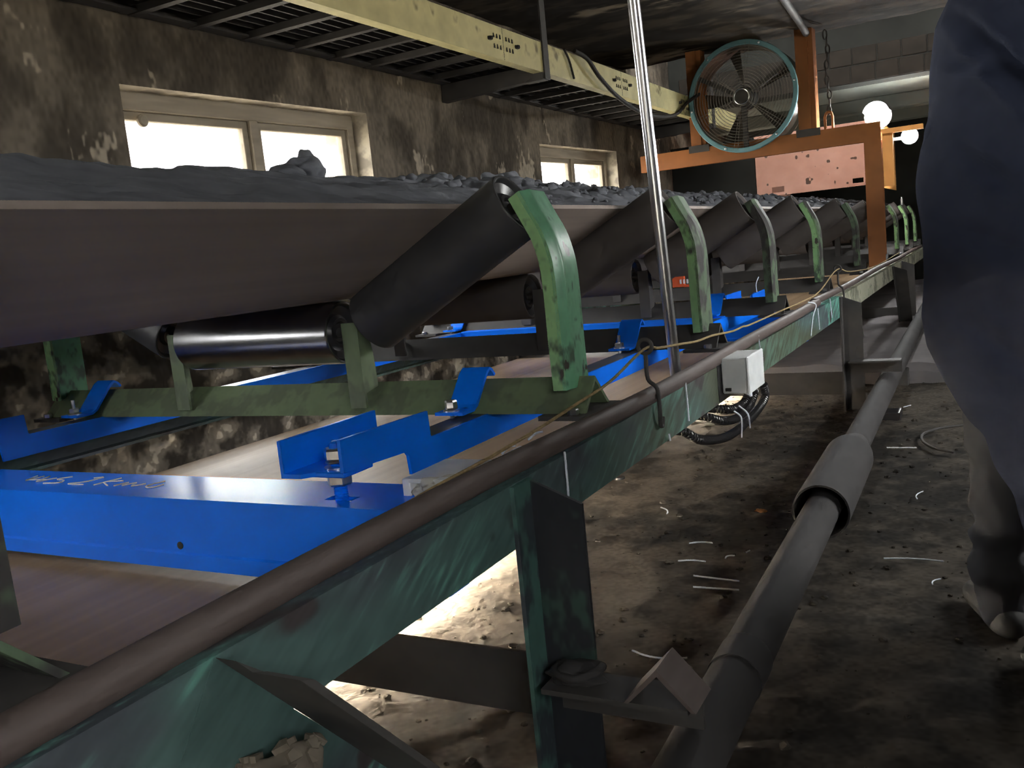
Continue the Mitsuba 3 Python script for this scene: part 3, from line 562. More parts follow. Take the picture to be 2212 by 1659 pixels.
for i, (pts, lab) in enumerate((([(-.775, 2.31, -.506), (-.742, 2.30, -.508), (-.715, 2.33, -.535), (-.700, 2.44, -.562), (-.690, 2.615, -.580), (-.672, 2.82, -.560), (-.658, 2.90, -.525), (-.656, 2.88, -.480)], 'outermost black corrugated conduit loop hanging under the junction box'),
                                ([(-.775, 2.52, -.506), (-.738, 2.50, -.508), (-.705, 2.54, -.528), (-.693, 2.66, -.546), (-.683, 2.78, -.533), (-.675, 2.83, -.500), (-.672, 2.80, -.480)], 'middle black corrugated conduit loop hanging under the junction box'),
                                ([(-.775, 2.62, -.506), (-.735, 2.61, -.507), (-.700, 2.65, -.516), (-.685, 2.72, -.513), (-.674, 2.745, -.492)], 'innermost black corrugated conduit loop hanging under the junction box'))):
    tag(add(num('corrugated_conduit', i), conduit(pts), 'mat_black', 30), lab, 'conduit', 'conduit loops under the junction box')
ZT = 0
def ziptie(pts, lab, grp='white zip ties on the conveyor', r=.0024):
    global ZT
    k = num('zip_tie', ZT); ZT += 1
    tag(add(k, tube(curve(pts, 5), r, 6), 'mat_white_plastic', 40), lab, 'zip tie', grp)
    return k
ziptie([(-.7205, 1.505, -.372), (-.7195, 1.503, -.43), (-.7205, 1.502, -.487)], 'white zip tie down the stringer face just right of the nearest post')
ziptie([(-.7205, 2.275, -.369), (-.7195, 2.277, -.42), (-.7195, 2.278, -.474)], 'white zip tie down the stringer face left of the junction box')
ziptie([(-.7205, 3.13, -.352), (-.7195, 3.14, -.40)], 'white zip tie on the stringer just above the junction box')
ziptie([(-.738, 4.20, -.332), (-.712, 4.25, -.350), (-.7195, 4.20, -.40), (-.7205, 4.13, -.478)], 'loose curved pinkish zip tie hanging over the stringer')
ziptie([(-.7205, 4.345, -.375), (-.7195, 4.354, -.475)], 'white zip tie on the stringer at the open end of the pipe')
ziptie([(-.7205, 4.705, -.361), (-.7195, 4.733, -.46)], 'white zip tie on the stringer left of the second post')
ziptie([(-.872, 1.533, -.385), (-.858, 1.537, -.372), (-.843, 1.542, -.37)], 'nearer cut zip tie tail behind the rusty pipe')
ziptie([(-.871, 1.648, -.383), (-.858, 1.662, -.372), (-.846, 1.671, -.37)], 'farther cut zip tie tail behind the rusty pipe')
ziptie([(-.683, 2.60, -.512), (-.665, 2.61, -.535), (-.675, 2.64, -.60)], 'left white zip tie hanging from the conduit loops')
ziptie([(-.683, 2.66, -.508), (-.660, 2.67, -.535), (-.668, 2.72, -.588)], 'right white zip tie hanging from the conduit loops')
ziptie([(-.716, 2.10, -.470), (-.716, 2.105, -.488)], 'tiny zip tie end under the stringer left of the conduit')
ziptie([(-1.02, 4.46, -.29), (-1.02, 4.45, -.25), (-1.01, 4.47, -.215)], 'white tie end standing up from the far blue plate')

# ------------------------------------------------------------------ under-ceiling walkway tray on the left
TR = 'cable_tray'; tag(TR, 'cream-painted steel tray hung under the ceiling along the left wall', 'cable tray')
xr = -2.30
add(TR + '__side_channel', prism([(xr, 1.047), (xr, 1.217), (xr - .06, 1.217), (xr - .06, 1.209), (xr - .008, 1.209), (xr - .008, 1.055), (xr - .06, 1.055), (xr - .06, 1.047)], 'y', 0.5, 9.6), 'mat_cream')
add(TR + '__wall_angle', prism([(-2.995, 1.093), (-2.995, 1.18), (-2.985, 1.18), (-2.985, 1.103), (-2.93, 1.103), (-2.93, 1.093)], 'y', 0.5, 9.6), 'mat_dark_steel')
add(TR + '__deck', box(-2.98, -2.31, .5, 9.6, 1.165, 1.175), 'mat_dark_steel')
y = 0.825
while y < 9.5:
    add(TR + '__rung', box(-2.99, -2.31, y - .018, y + .018, 1.088, 1.118), 'mat_dark_steel'); y += .306
for x in np.linspace(-2.90, -2.38, 9):
    add(TR + '__grating_bar', box(x - .005, x + .005, .5, 9.6, 1.122, 1.160), 'mat_dark_steel')
for y in (4.515, 6.30, 7.82, 2.9):
    add(TR + '__joint', box(xr - .001, xr + .0008, y - .0015, y + .0015, 1.050, 1.215), 'mat_black')
    for zz in (1.108, 1.162):
        for dy in (-.105, -.070, -.035, .035, .070, .105):
            add(TR + '__splice_bolt', prism([(y + dy - .008, zz - .010), (y + dy + .008, zz - .010), (y + dy + .002, zz + .012), (y + dy - .002, zz + .012)], 'x', xr, xr + .004), 'mat_black')
    for dy in (-.155, .155): add(TR + '__splice_bolt', hexnut((xr + .004, y + dy, 1.13), .03, .018), 'mat_black')
for i, y in enumerate((5.03, 8.7, 1.3)):
    k = add(TR + '__hanger_rod', box(xr + .002, xr + .012, y - .035, y + .035, 1.01, 1.62), 'mat_dark_steel')
    add(TR + '__cantilever', cat([prism([(-2.99, 1.09), (-2.99, .985), (-2.42, 1.005), (-2.37, 1.02), (-2.355, 1.055), (-2.355, 1.09)], 'y', y - .06, y + .0), box(-2.42, xr, y - .05, y + .02, 1.005, 1.05)]), 'mat_dark_steel')
tag(add('black_cable', tube(curve([(-2.27, 5.42, 1.225), (-2.245, 5.56, 1.19), (-2.245, 5.75, 1.10), (-2.245, 6.05, 1.01), (-2.24, 6.45, .95), (-2.25, 6.95, .955), (-2.28, 7.5, 1.03), (-2.26, 7.75, 1.14), (-2.2, 7.93, 1.22)], 8), .014, 10), 'mat_cable', 50), 'black cable looping from the cream tray to the fan', 'cable')
tag(add('black_cable_001', tube(curve([(-2.287, 5.30, 1.22), (-2.285, 5.36, 1.16), (-2.288, 5.42, 1.06)], 6), .007, 8), 'mat_cable', 50), 'thin cable down the face of the cream tray', 'cable')

# ------------------------------------------------------------------ orange portal with fan, lamps and chute
OF = 'fan_support'; tag(OF, 'orange steel portal over the belt with two uprights to the ceiling', 'steel frame')
yo = 8.0
add(OF + '__column', cat([prism([(-.905, yo), (-.775, yo), (-.775, yo + .01), (-.835, yo + .01), (-.835, yo + .11), (-.845, yo + .11), (-.845, yo + .01), (-.905, yo + .01)], 'z', -.385, .70), box(-.905, -.775, yo + .10, yo + .11, -.385, .70), box(-.9, -.76, yo - .0, yo + .12, -.385, -.375)]), 'mat_orange')
add(OF + '__beam', prism([(yo, .632), (yo, .778), (yo + .07, .778), (yo + .07, .768), (yo + .009, .768), (yo + .009, .642), (yo + .07, .642), (yo + .07, .632)], 'x', -2.80, -.775), 'mat_orange')
for x0, x1 in ((-2.325, -2.185), (-1.405, -1.255)):
    add(OF + '__upright', prism([(x0, yo + .01), (x1 - .05, yo + .01), (x1 - .05, yo + .02), (x1 - .01, yo + .02), (x1, yo + .12), (x1 - .01, yo + .12), (x1 - .06, yo + .03), (x0, yo + .02)], 'z', .76, 1.62), 'mat_orange')
    add(OF + '__cleat', box(x0 - .02, x1 + .02, yo - .006, yo + .004, .74, .80), 'mat_dark_steel')
FN = 'ventilation_fan'; tag(FN, 'round axial fan with pale blue rim hung between the orange uprights', 'fan')
fc = np.array([-1.832, 7.90, 1.135])
add(FN + '__rim', lathe([(0, .418), (-.006, .424), (-.006, .452), (0, .458), (.016, .458), (.016, .418), (0, .418)], fc, fc + [0, .1, 0], 90), 'mat_fan_ring', 30)
add(FN + '__drum', cat([lathe([(.01, .42), (.36, .42), (.36, .428), (.01, .428), (.01, .42)], fc, fc + [0, .1, 0], 90), lathe([(.35, .42), (.35, .458), (.366, .458), (.366, .42)], fc, fc + [0, .1, 0], 90)]), 'mat_fan_drum', 30)
gw = []
for r in np.arange(.075, .41, .0235):
    gw.append(tube([(fc[0] + r * math.cos(t), fc[1] - .012, fc[2] + r * math.sin(t)) for t in np.linspace(0, 2 * np.pi, 64, endpoint=False)], .0022, 5, True))
for a in (20, 80, 140, 200, 260, 320):
    for da in (-2.2, 2.2):
        t = math.radians(a + da); gw.append(tube([(fc[0] + r * math.cos(t), fc[1] - .015, fc[2] + r * math.sin(t)) for r in (.07, .25, .435)], .0017, 5))
k = add(FN + '__guard_wires', cat(gw), 'mat_wire', 40); labels[k] = {'kind': 'stuff', 'label': 'concentric wire guard'}
add(FN + '__guard_ring', cat([tube([(fc[0] + .062 * math.cos(t), fc[1] - .014, fc[2] + .062 * math.sin(t)) for t in np.linspace(0, 2 * np.pi, 40, endpoint=False)], .007, 8, True)]), 'mat_galvanised', 40)
add(FN + '__motor', lathe([(0, .001), (0, .055), (.01, .078), (.05, .082), (.05, .088), (.20, .088), (.20, .08), (.24, .06), (.24, .001)], fc + [0, .02, 0], fc + [0, .5, 0], 40), 'mat_dark_steel', 30)
for a in (150, 270, 30):
    t = math.radians(a); u = np.array([math.cos(t), 0, math.sin(t)]); s = np.array([-u[2], 0, u[0]])
    P0 = fc + [0, .06, 0] + u * .08; P1 = fc + [0, .06, 0] + u * .42
    add(FN + '__strut', trimesh.Trimesh(np.array([p + sgn * s * .019 + np.array([0, yy_, 0]) for p in (P0, P1) for sgn in (-1, 1) for yy_ in (-.02, .02)])).convex_hull, 'mat_dark_steel')
for j in range(5):
    th = np.radians(j * 72 + 22 + np.linspace(0, 17, 8)); Pb = []
    for r in np.linspace(.085, .405, 8):
        Pb.append([(fc[0] + r * math.cos(t), fc[1] + .22 + .11 * (q_ / 7 - .5) * (1.6 - r), fc[2] + r * math.sin(t)) for q_, t in enumerate(th)])
    g0 = grid_mesh(np.array(Pb)); g1 = grid_mesh(np.array(Pb) + [0, .005, 0])
    add(FN + '__blade', cat([g0, g1]), 'mat_fan_blade', True)
for a in range(6):
    t = math.radians(a * 60 + 8); c = fc + [.438 * math.cos(t), -.006, .438 * math.sin(t)]
    add(FN + '__bolt', lathe([(0, .001), (0, .009), (.008, .009), (.012, .003), (.012, .001)], c, c + [0, -.1, 0], 10), 'mat_zinc', 30)
# added fill tubes under the belt, hooded to brighten the floor behind the stringer
for i, (y, L) in enumerate(((1.45, 1.15), (4.95, 1.15))):
    k = num('added_light', i); tag(k, 'added fill light tube on the floor under the belt behind the stringer, ' + ('nearer of the two' if i == 0 else 'farther of the two'), 'lamp')
    hood = [(-1.80, -.995), (-1.70, -.995), (-1.70, -.988), (-1.793, -.988), (-1.793, -.862), (-1.74, -.850), (-1.60, -.928), (-1.60, -.918), (-1.74, -.842), (-1.80, -.855)]
    add(k + '__housing', prism(hood, 'y', y - .04, y + L + .04), 'mat_box_grey')
    m = trimesh.creation.cylinder(.016, L, 16); m.apply_transform(trimesh.transformations.rotation_matrix(math.pi / 2, [1, 0, 0])); m.apply_translation([-1.755, y + L / 2, -.885])
    kk = add(k + '__tube', m, 'mat_white_plastic', 30); scene[kk]['emitter'] = {'type': 'area', 'radiance': rgb((75.0, 62.0, 46.0))}
# floodlights
def lamp(i, c, r, power, lab, added_visor=True):
    k = num('floodlight', i); tag(k, lab, 'lamp'); c = np.array(c)
    kk = add(k + '__housing', lathe([(.02, r * 1.0), (.03, r * 1.12), (.09, r * 1.05), (.14, r * .55), (.16, .001)] if added_visor else [(.03, r * .9), (.05, r * .9), (.09, r * .4), (.09, .001)], c, c + [0, .5, 0], 32), 'mat_dark_steel', 30)
    an_ = np.radians(np.linspace(15, 165, 14))
    if added_visor: add(k + '__added_visor', prism(strip(np.stack([c[0] + 1.12 * r * np.cos(an_), c[2] + 1.12 * r * np.sin(an_)], 1), .004), 'y', c[1] - .13, c[1] + .06), 'mat_dark_steel', 30)  # visor added to keep lamp light off the ceiling
    m = trimesh.creation.icosphere(2, r); m.vertices[:, 1] *= .55; m.apply_translation(c); m.fix_normals()
    kk = add(k + '__lens', m, 'mat_white_plastic', True)
    scene[kk]['emitter'] = {'type': 'area', 'radiance': rgb((power, power * 1.02, power * 1.0))}
    return k
k = lamp(0, (-.805, 8.12, .835), .095, 26.0, 'bright white floodlight on top of the orange column')
add(k + '__bracket', box(-.82, -.79, 8.14, 8.17, .695, .80), 'mat_dark_steel')
k = lamp(1, (-.703, 9.98, .785), .078, 26.0, 'smaller white floodlight further off beside the orange plate', False)
add(k + '__bracket', box(-.955, -.70, 10.03, 10.06, .765, .795), 'mat_dark_steel')
# chute plates over the belt
CH = 'chute'; tag(CH, 'pinkish steel chute plate standing over the belt behind the orange portal', 'chute')
add(CH + '__front_plate', prism([(-2.10, .345), (-.955, .345), (-.955, .95), (-2.10, .95)], 'y', 9.50, 9.51, holes=[[(-2.02 + .06, .375), (-1.90 + .06, .375), (-1.90 + .06, .43), (-2.02 + .06, .43)], [(-1.19, .375), (-1.09, .375), (-1.09, .42), (-1.19, .42)]]), 'mat_pink_plate')
add(CH + '__side_plate', cat([box(-.955, -.815, 9.50, 9.515, .31, .80), box(-.955, -.945, 9.50, 11.2, .31, .95)]), 'mat_orange_plate')
add(CH + '__side_plate', box(-2.11, -2.10, 9.50, 11.2, .345, .95), 'mat_pink_plate')
add(CH + '__flange', cat([box(-.98, -.55, 9.48, 9.53, .80, .845)]), 'mat_orange_plate')
tag(add('wall_panel', box(-2.985, -2.12, 9.50, 9.52, .05, .95), 'mat_dark_wall'), 'dark grey sheet beside the pinkish chute above the coal', 'panel')
# lifting link on the beam, chain from the ceiling
tag(add('lifting_link', tube(curve([(-1.197, 8.03, .775), (-1.197, 8.03, .87), (-1.185, 8.03, .905), (-1.165, 8.03, .915), (-1.148, 8.03, .905), (-1.138, 8.03, .87), (-1.138, 8.03, .775)], 6), .011, 10), 'mat_orange', 40), 'orange lifting link standing on the orange beam', 'lifting link')
tag('hanging_chain', 'dark chain hanging from the ceiling above the orange lifting link', 'chain')
for j in range(11):
    z = .93 + j * .06; a = j % 2
    pts = [((.016 * math.cos(t)) * (1 - a), (.016 * math.cos(t)) * a, .036 * math.sin(t)) for t in np.linspace(0, 2 * np.pi, 16, endpoint=False)]
    add('hanging_chain__link', tube(np.array(pts) + [-1.165 + .01 * math.sin(j), 8.05, z], .006, 6, True), 'mat_dark_steel', 40)
tag(add('small_bottle', lathe([(0, .001), (0, .014), (.06, .014), (.075, .006), (.085, .006), (.085, .001)], (-.86, 10.75, .135), (-.86, 10.75, .3), 14), 'mat_galvanised', 30), 'shiny metal cylinder upright beside the far green posts', 'cylinder')
tag(add('red_packet', cat([box(-1.455, -1.395, 4.50, 4.53, -.238, -.185), box(-1.395, -1.345, 4.50, 4.52, -.240, -.228)]), 'mat_red'), 'orange red packet with pale stripes behind the silver pole', 'packet')
for j in range(4): add('red_packet__stripe', box(-1.415 + j * .018, -1.406 + j * .018, 4.496, 4.5005, -.222, -.200), 'mat_white_plastic')

# ------------------------------------------------------------------ floor pipe with sleeve
FP = 'floor_pipe'; tag(FP, 'thick dusty grey pipe running along the aisle floor with a wider sleeve', 'pipe')
yy = np.linspace(-1.5, 12.5, 60); xp = -.438 - .0136 * yy
add(FP + '__pipe', tube(np.stack([xp, yy, -.85 + 0 * yy], 1), .0515, 36), 'mat_floor_pipe', 40)
px_ = lambda y: (-.438 - .0136 * y, y, -.85)
add(FP + '__sleeve', lathe([(.30, .0519), (.30, .076), (0, .078), (0, .084), (.03, .085), (.68, .085), (.72, .080), (.85, .055), (.87, .052)], px_(2.73), px_(3.63), 48), 'mat_floor_pipe', 35)
add(FP + '__collar', lathe([(0, .0518), (0, .0545), (.10, .0545), (.10, .0518)], px_(1.62), px_(1.8), 36), 'mat_floor_pipe', 30)
for y in (.2, 5.9, 9.2):
    add(FP + '__saddle', box(px_(y)[0] - .05, px_(y)[0] + .05, y - .05, y + .05, -1.01, -.905, .006), 'mat_dark_steel')
# scrap on the near bracket arm
wx = box(-.045, .045, 0, .085, 0, .006)
def wedge():
    a = prism([(-.060, -.001), (-.052, -.001), (0, .052), (.052, -.001), (.060, -.001), (.0, .064)], 'y', 0, .085)
    return a
m = wedge(); m.apply_translation([-.480, 1.258, -.7235]); 
tag(add('angle_offcut', m, 'mat_rust_pipe'), 'rusty offcut of angle steel standing like a tent on the near bracket arm', 'steel offcut')
tag(add('mud_clod', cat([lump((-.645, 1.315, -.715), .040, 61, (1.15, .85, .5), 3), tube(curve([(-.685, 1.335, -.712), (-.675, 1.295, -.708), (-.635, 1.280, -.708), (-.605, 1.300, -.702), (-.605, 1.335, -.706)], 6), .008, 8)]), 'mat_floor_pipe', True), 'crumpled grey clod of mud in the corner of the near bracket arm', 'mud')
# cracked dry mud block at the bottom edge
MB = 'dried_mud_block'; tag(MB, 'cracked block of dry mud at the bottom edge of the picture', 'mud block')
core = lump((-.690, .655, -.552), .066, 15, (.75, .8, .72), 3); add(MB + '__core', core, 'mat_mud', True)
rng = np.random.default_rng(3); cn = core.vertex_normals; cand = np.nonzero(cn[:, 2] > .25)[0]
for j in rng.choice(cand, 60, False):
    c, n_ = core.vertices[j], cn[j]; ta = np.cross(n_, [.3, .9, .1]); ta /= np.linalg.norm(ta); tb = np.cross(n_, ta)
    an = np.sort(rng.uniform(0, 2 * np.pi, 6)); r = rng.uniform(.006, .011)
    add(MB + '__flake', trimesh.Trimesh(np.array([c + ta * r * math.cos(t) + tb * r * math.sin(t) + n_ * h_ for t in an for h_ in (-.002, .0035 + rng.uniform(0, .002))])).convex_hull, 'mat_mud')

# ------------------------------------------------------------------ litter on the floor
def litter(base, pts, r, mat, lab, catg, grp):
    i = 0
    while num(base, i) in labels: i += 1
    k = num(base, i); tag(add(k, tube(curve(pts, 4), r, 6), mat, 40), lab, catg, grp)
for (x, y, a, L, bend, lab) in ((-.865, 2.77, .25, .075, .01, 'white zip tie tail on the floor, upper of a bright pair left of the pipe'), (-.845, 2.60, .15, .085, .008, 'white zip tie tail on the floor, lower of a bright pair left of the pipe'),
                                (-.735, 2.475, -.10, .14, .0, 'pale zip tie tail, upper of two parallel ones against the pipe'), (-.715, 2.40, .06, .13, .0, 'pale zip tie tail, lower of two parallel ones against the pipe'),
                                (-1.10, 3.10, -1.0, .09, .012, 'curved white zip tie tail on the floor near the conduit loops'), (-.735, 1.96, -.02, .14, -.02, 'curved white zip tie tail behind the tent-shaped offcut'),
                                (-.225, 2.74, .05, .16, .01, 'long bright wrapper strip on the floor beside the person'), (-.37, 4.15, .03, .12, .0, 'pale strip on the floor right of the pipe sleeve'),
                                (-.25, 3.42, 1.45, .10, .012, 'thin dull strip on the floor right of the pipe'), (-.155, 2.58, 1.2, .05, .01, 'small thin wire near the trouser leg'),
                                (-.74, 2.66, .9, .035, .012, 'tiny white curl left of the pipe'), (-.70, 2.72, 1.2, .022, .0, 'tiny white chip left of the pipe'), (-.42, 5.1, 1.0, .06, .0, 'small white strip by the far end of the pipe')):
    p = [(x + s * L * math.cos(a) - bend * (1 - 4 * s * s) * math.sin(a), y + s * L * math.sin(a) * 1.0 + bend * (1 - 4 * s * s) * math.cos(a), -.985) for s in np.linspace(-.5, .5, 5)]
    litter('floor_scrap', p, .0020 if 'thin' in lab or 'dull' in lab else .0027, 'mat_white_plastic', lab, 'scrap', 'white scraps on the floor')
tag(add('floor_wire', tube(curve([(-.14, 4.55, -.97), (-.24, 4.50, -.975), (-.30, 4.40, -.98), (-.29, 4.25, -.98), (-.24, 4.13, -.98), (-.16, 4.05, -.98)], 8), .006, 8), 'mat_dark_steel', 40), 'loop of dark wire on the floor beside the person', 'wire')
tag(add('dry_leaf', lump((-.75, 3.14, -.982), .02, 44, (1, .6, .35), 2), 'mat_orange', True), 'small reddish scrap on the floor left of the pipe sleeve', 'scrap')
tag(add('dark_disc', lathe([(0, .001), (0, .028), (.008, .026), (.008, .001)], (-1.44, 3.52, -.985), (-1.44, 3.52, -.9), 20), 'mat_black', 30), 'small dark disc lying on the floor under the stringer', 'disc')
tag(add('dark_block', box(-.55, -.43, 4.82, 4.95, -1.01, -.965, .004), 'mat_black'), 'small black block on the floor right of the pipe', 'block')
# pebbles and crumbs
rng = np.random.default_rng(8); pb = []
base_ = trimesh.creation.icosphere(1, 1.0)
for j in range(2600):
    x, y = rng.uniform(-2.2, .6), rng.uniform(.7, 6.2) ; r = .0025 + .010 * rng.random() ** 4
    if -1.3 < x < -.6: r *= 1.3
    v = base_.vertices * (0.7 + .5 * rng.random((len(base_.vertices), 1))) * r * [1, 1, .6]
    ix, iy = int((x - gx[0]) / .03), int((y - gy[0]) / .03)
    pb.append((v + [x, y, -1 + H[ix, iy] + .2 * r], base_.faces))
nv = len(base_.vertices)
pm_ = trimesh.Trimesh(np.vstack([p[0] for p in pb]), np.vstack([p[1] + nv * i for i, p in enumerate(pb)]), process=False)
tag(add('floor_crumbs', pm_, 'mat_floor'), 'crumbs of stone and coal scattered over the floor', 'crumbs', kind='stuff')

# ------------------------------------------------------------------ the person in the dark coat
PE = 'person'; tag(PE, 'person in a long dark navy coat and grey trousers standing with hands in the coat', 'person')
def ball(c, r, seg=20):
    return m3.Manifold.sphere(r, seg).translate(list(map(float, c)))
def bone(a, ra, b, rb): return m3.Manifold.batch_hull([ball(a, ra), ball(b, rb)])
def fuse(parts, step=.02, it=10):
    m = parts[0]
    for p in parts[1:]: m = m + p
    q = m.refine_to_length(step).to_mesh(); t = trimesh.Trimesh(q.vert_properties[:, :3], q.tri_verts, process=True)
    return trimesh.smoothing.filter_taubin(t, .5, -.52, it)
hipL, hipR = (.04, 2.28, -.12), (.22, 2.08, -.12)
kneeL, kneeR = (.005, 2.29, -.53), (.17, 1.97, -.54)
ankL, ankR = (.002, 2.32, -.92), (.125, 1.97, -.92)
shL, shR = (.02, 2.28, .44), (.38, 2.15, .44)
elL, elR = (-.062, 2.28, .13), (.52, 2.08, .13)
haL, haR = (.02, 2.25, -.07), (.44, 2.08, -.08)
head = np.array([.19, 2.18, .78])
body = [bone(hipL, .10, kneeL, .048), bone(kneeL, .048, ankL, .034), bone(hipR, .10, kneeR, .048), bone(kneeR, .048, ankR, .034), bone((.14, 2.19, -.10), .13, (.15, 2.20, .15), .11), bone((.15, 2.20, .15), .11, (.17, 2.20, .42), .105),
        bone((.08, 2.25, .45), .055, (.34, 2.16, .45), .055), bone(shL, .06, elL, .045), bone(elL, .045, haL, .033), bone(shR, .06, elR, .045), bone(elR, .045, haR, .033),
        bone((.19, 2.19, .50), .06, (.19, 2.185, .68), .055), bone(head, .085, head + [0, 0, .045], .088), bone(head + [-.02, -.02, -.05], .06, head, .075)]
fd = np.array([-.55, .83, 0.0]); sd = np.array([.83, .55, 0.0])          # the way the face looks, and its right side
body += [bone(head + fd * .085 + [0, 0, .01], .010, head + fd * .10 + [0, 0, -.022], .014), bone(head + fd * .07 + sd * .025 + [0, 0, -.055], .012, head + fd * .07 - sd * .025 + [0, 0, -.055], .012)]
for s in (-1, 1): body += [bone(head + sd * s * .087 + [0, 0, .015], .016, head + sd * s * .086 + [0, 0, -.02], .011)]
for h, e in ((haL, elL), (haR, elR)):                                       # hands, half closed inside the pockets
    h, e = np.array(h), np.array(e); dv = (h - e) / np.linalg.norm(h - e); sv = np.cross(dv, [0, 0, 1.0]); sv /= np.linalg.norm(sv); nv_ = np.cross(sv, dv)
    body.append(bone(h, .030, h + dv * .075, .028))
    for f, (o, l) in enumerate(((-.027, .058), (-.009, .066), (.009, .062), (.027, .050))):
        a = h + dv * .09 + sv * o; b = a + dv * l * .5 - nv_ * .008; c = b + dv * l * .35 - nv_ * .022
        body += [bone(h + dv * .05 + sv * o * .9, .011, a, .0095), bone(a, .0095, b, .009), bone(b, .009, c, .008)]
    a = h + dv * .03 - sv * .034; b = a + dv * .035 - sv * .016 - nv_ * .006; body += [bone(h + dv * .02 - sv * .02, .013, a, .012), bone(a, .012, b, .010)]
add(PE + '__body', fuse(body, .012, 6), 'mat_skin', True)
def ease(m, amp, f, seed):
    n = m.vertex_normals; v = m.vertices + n * (amp * (meshkit.fbm(m.vertices * f, 3, seed) - .5))[:, None]
    return trimesh.Trimesh(v, m.faces, process=False)
def foot(a, dx, dy):
    a = np.array(a); t = a + np.array([dx, dy, 0]) * .17
    return fuse([bone((a[0], a[1], -.94), .045, (a[0], a[1], -.955), .047), bone((a[0], a[1], -.955), .045, (t[0], t[1], -.965), .036), bone((a[0] - dx * .04, a[1] - dy * .04, -.96), .04, (a[0], a[1], -.96), .045)], .015, 5)
for a in (ankL, ankR):
    add(PE + '__shoe', foot(a, -.35, .93), 'mat_cable', True)
tr = [bone(hipL, .115, (kneeL[0], kneeL[1], -.5), .074), bone((kneeL[0], kneeL[1], -.5), .074, (ankL[0], ankL[1], -.93), .062), bone(hipR, .115, (kneeR[0], kneeR[1], -.5), .085), bone((kneeR[0], kneeR[1], -.5), .078, (ankR[0], ankR[1], -.93), .064), bone((.13, 2.18, -.12), .155, (.13, 2.18, .02), .15)]
t_ = fuse(tr, .014, 8)
v = t_.vertices; fold = .006 * np.sin(v[:, 2] * 62 + 9 * meshkit.noise(v * 6, 3)) * np.clip((-.45 - v[:, 2]) / .2, 0, 1)
t_ = trimesh.Trimesh(v + t_.vertex_normals * fold[:, None], t_.faces, process=False)
add(PE + '__trousers', ease(t_, .03, 14, 5), 'mat_trousers', True)
# coat: rings from hem to collar (left reach, right reach, half depth), the hem cut on the slope
RG = [(-.72, .045, .44, .095), (-.60, .000, .46, .115), (-.50, -.036, .47, .135), (-.44, -.071, .48, .15), (-.376, -.103, .49, .165), (-.30, -.137, .50, .185), (-.228, -.150, .50, .205), (-.10, -.150, .50, .225), (.017, -.147, .50, .230), (.145, -.141, .50, .225), (.307, -.118, .50, .200), (.40, -.100, .50, .175), (.47, -.066, .47, .14), (.53, .0, .39, .12), (.58, .08, .30, .095), (.66, .09, .29, .09)]
RG = np.array(RG); zz = np.linspace(-.72, .66, 190); ring = [np.interp(zz, RG[:, 0], RG[:, k]) for k in (1, 2, 3)]
an = np.linspace(0, 2 * np.pi, 200, endpoint=False); V = []
for z, l, r, dpt in zip(zz, *ring):
    c, wv = (l + r) / 2, (r - l) / 2
    ca, sa = np.cos(an), np.sin(an); ca = np.sign(ca) * np.abs(ca) ** .85; sa = np.sign(sa) * np.abs(sa) ** .85
    V.append(np.stack([c + wv * ca, 2.19 + (dpt + .015) * sa - .12 * ca * wv / .3, z + 0 * an], 1))
V = np.array(V); q = V.copy()
def f_(a, b, wd, s): return np.clip(1 - np.abs(a - b) / wd, 0, 1) ** 2 * s
fold = .022 * (meshkit.fbm(q * np.array([5, 5, 3.2]), 3, 41) - .5) + .012 * np.sin(q[..., 2] * 16 + 20 * q[..., 0] + 6 * meshkit.noise(q * 4, 6)) * (meshkit.noise(q * 2.5, 8))
for (xa, za, xb, zb, dp, wd) in ((-.05, .40, .085, .19, .022, .016), (-.07, .31, .06, .25, .014, .013), (.02, .30, .11, .14, .020, .020), (-.06, .12, .03, .04, .014, .016), (-.09, -.02, .05, -.10, .010, .02), (-.06, -.22, .07, -.34, .012, .02)):
    ax, az = xb - xa, zb - za; L2 = ax * ax + az * az; tt = np.clip(((q[..., 0] - xa) * ax + (q[..., 2] - za) * az) / L2, 0, 1)
    dd = np.hypot(q[..., 0] - xa - tt * ax, q[..., 2] - za - tt * az)
    fold -= dp * (np.exp(-(dd / wd) ** 2) - .6 * np.exp(-((dd - 1.6 * wd) / wd) ** 2)) * (q[..., 1] < 2.22) * np.sin(np.pi * np.clip(tt * .9 + .05, 0, 1)) ** .5
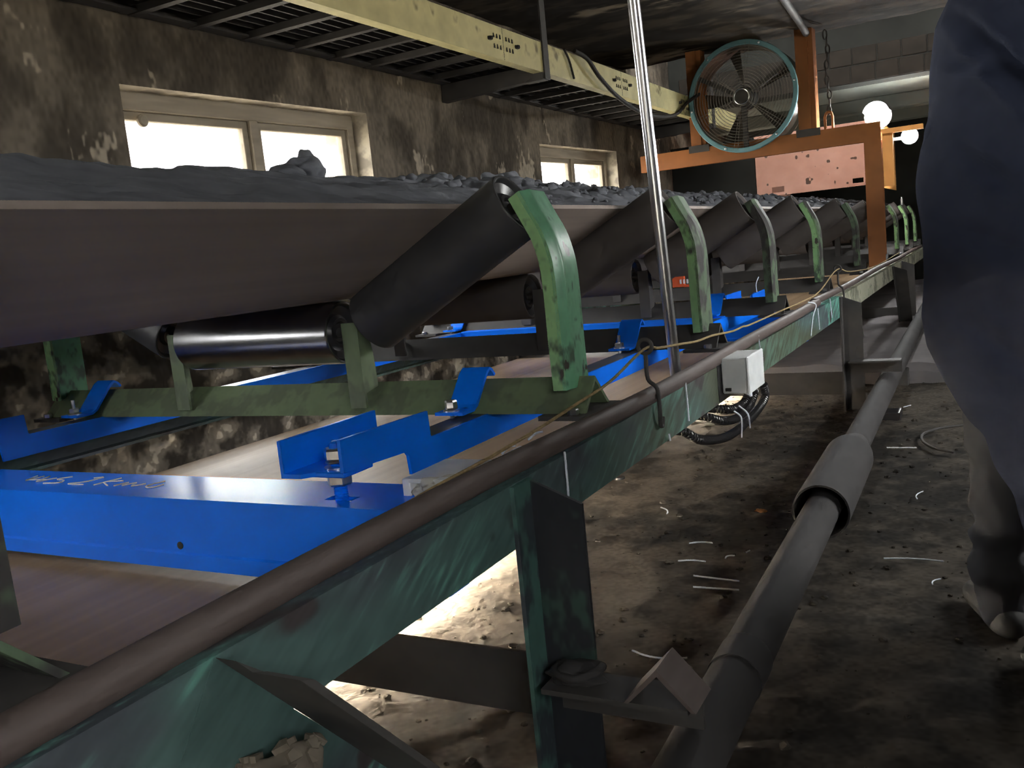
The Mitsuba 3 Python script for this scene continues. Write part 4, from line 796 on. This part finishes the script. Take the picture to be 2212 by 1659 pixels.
nrm = V - V.mean(1, keepdims=True); nrm[..., 2] = 0; nrm /= np.linalg.norm(nrm, axis=-1, keepdims=True)
V = V + nrm * fold[..., None]
nz, na = V.shape[:2]; f = []
for i in range(nz - 1):
    for j in range(na):
        a, b, c, d_ = i * na + j, i * na + (j + 1) % na, (i + 1) * na + (j + 1) % na, (i + 1) * na + j
        f += [[a, b, c], [a, c, d_]]
f += [[(nz - 1) * na + j, (nz - 1) * na + (j + 1) % na, nz * na] for j in range(na)]
vv = np.vstack([V.reshape(-1, 3), V[-1].mean(0)[None]])
add(PE + '__coat', trimesh.Trimesh(vv, np.array(f), process=False), 'mat_coat', True)
slv = [bone((shL[0] + .03, shL[1], shL[2] - .02), .095, elL, .078), bone(elL, .078, haL, .066)]
add(PE + '__sleeve', ease(fuse(slv, .014, 8), .045, 11, 9), 'mat_coat', True)
slv = [bone((shR[0] - .03, shR[1], shR[2] - .02), .095, elR, .078), bone(elR, .078, haR, .066)]
add(PE + '__sleeve', ease(fuse(slv, .014, 8), .045, 11, 12), 'mat_coat', True)
hm = fuse([bone(head - fd * .012 + [0, 0, .03], .094, head - fd * .02 + [0, 0, .055], .094)], .012, 4)
hv = hm.vertices; cut = ((hv - head) @ fd > .055) & (hv[:, 2] < head[2] + .06)
hv[cut] -= fd * ((hv[cut] - head) @ fd - .05)[:, None]
add(PE + '__hair', ease(hm, .012, 40, 3), 'mat_hair', True)

# ------------------------------------------------------------------ the yard outside
add('ground', box(-40, 40, -40, 60, -1.9, -1.8), 'mat_outside'); struct('ground', 'pale bare ground outside the windows')

labels.update({'troughing_idler_001__roller': {'label': 'shiny bare steel middle roller'}, 'person__coat': {'label': 'long dark navy coat'}, 'person__trousers': {'label': 'crumpled grey trousers'},
               'knee': {}, 'ventilation_fan__rim': {'label': 'pale blue painted rim'}, 'chute__side_plate': {'label': 'orange end plate'}, 'levelling_stud__stud': {'label': 'blue-painted threaded stud'}, 'angle_bracket__foam': {'label': 'white foam filling'}})
del labels['knee']
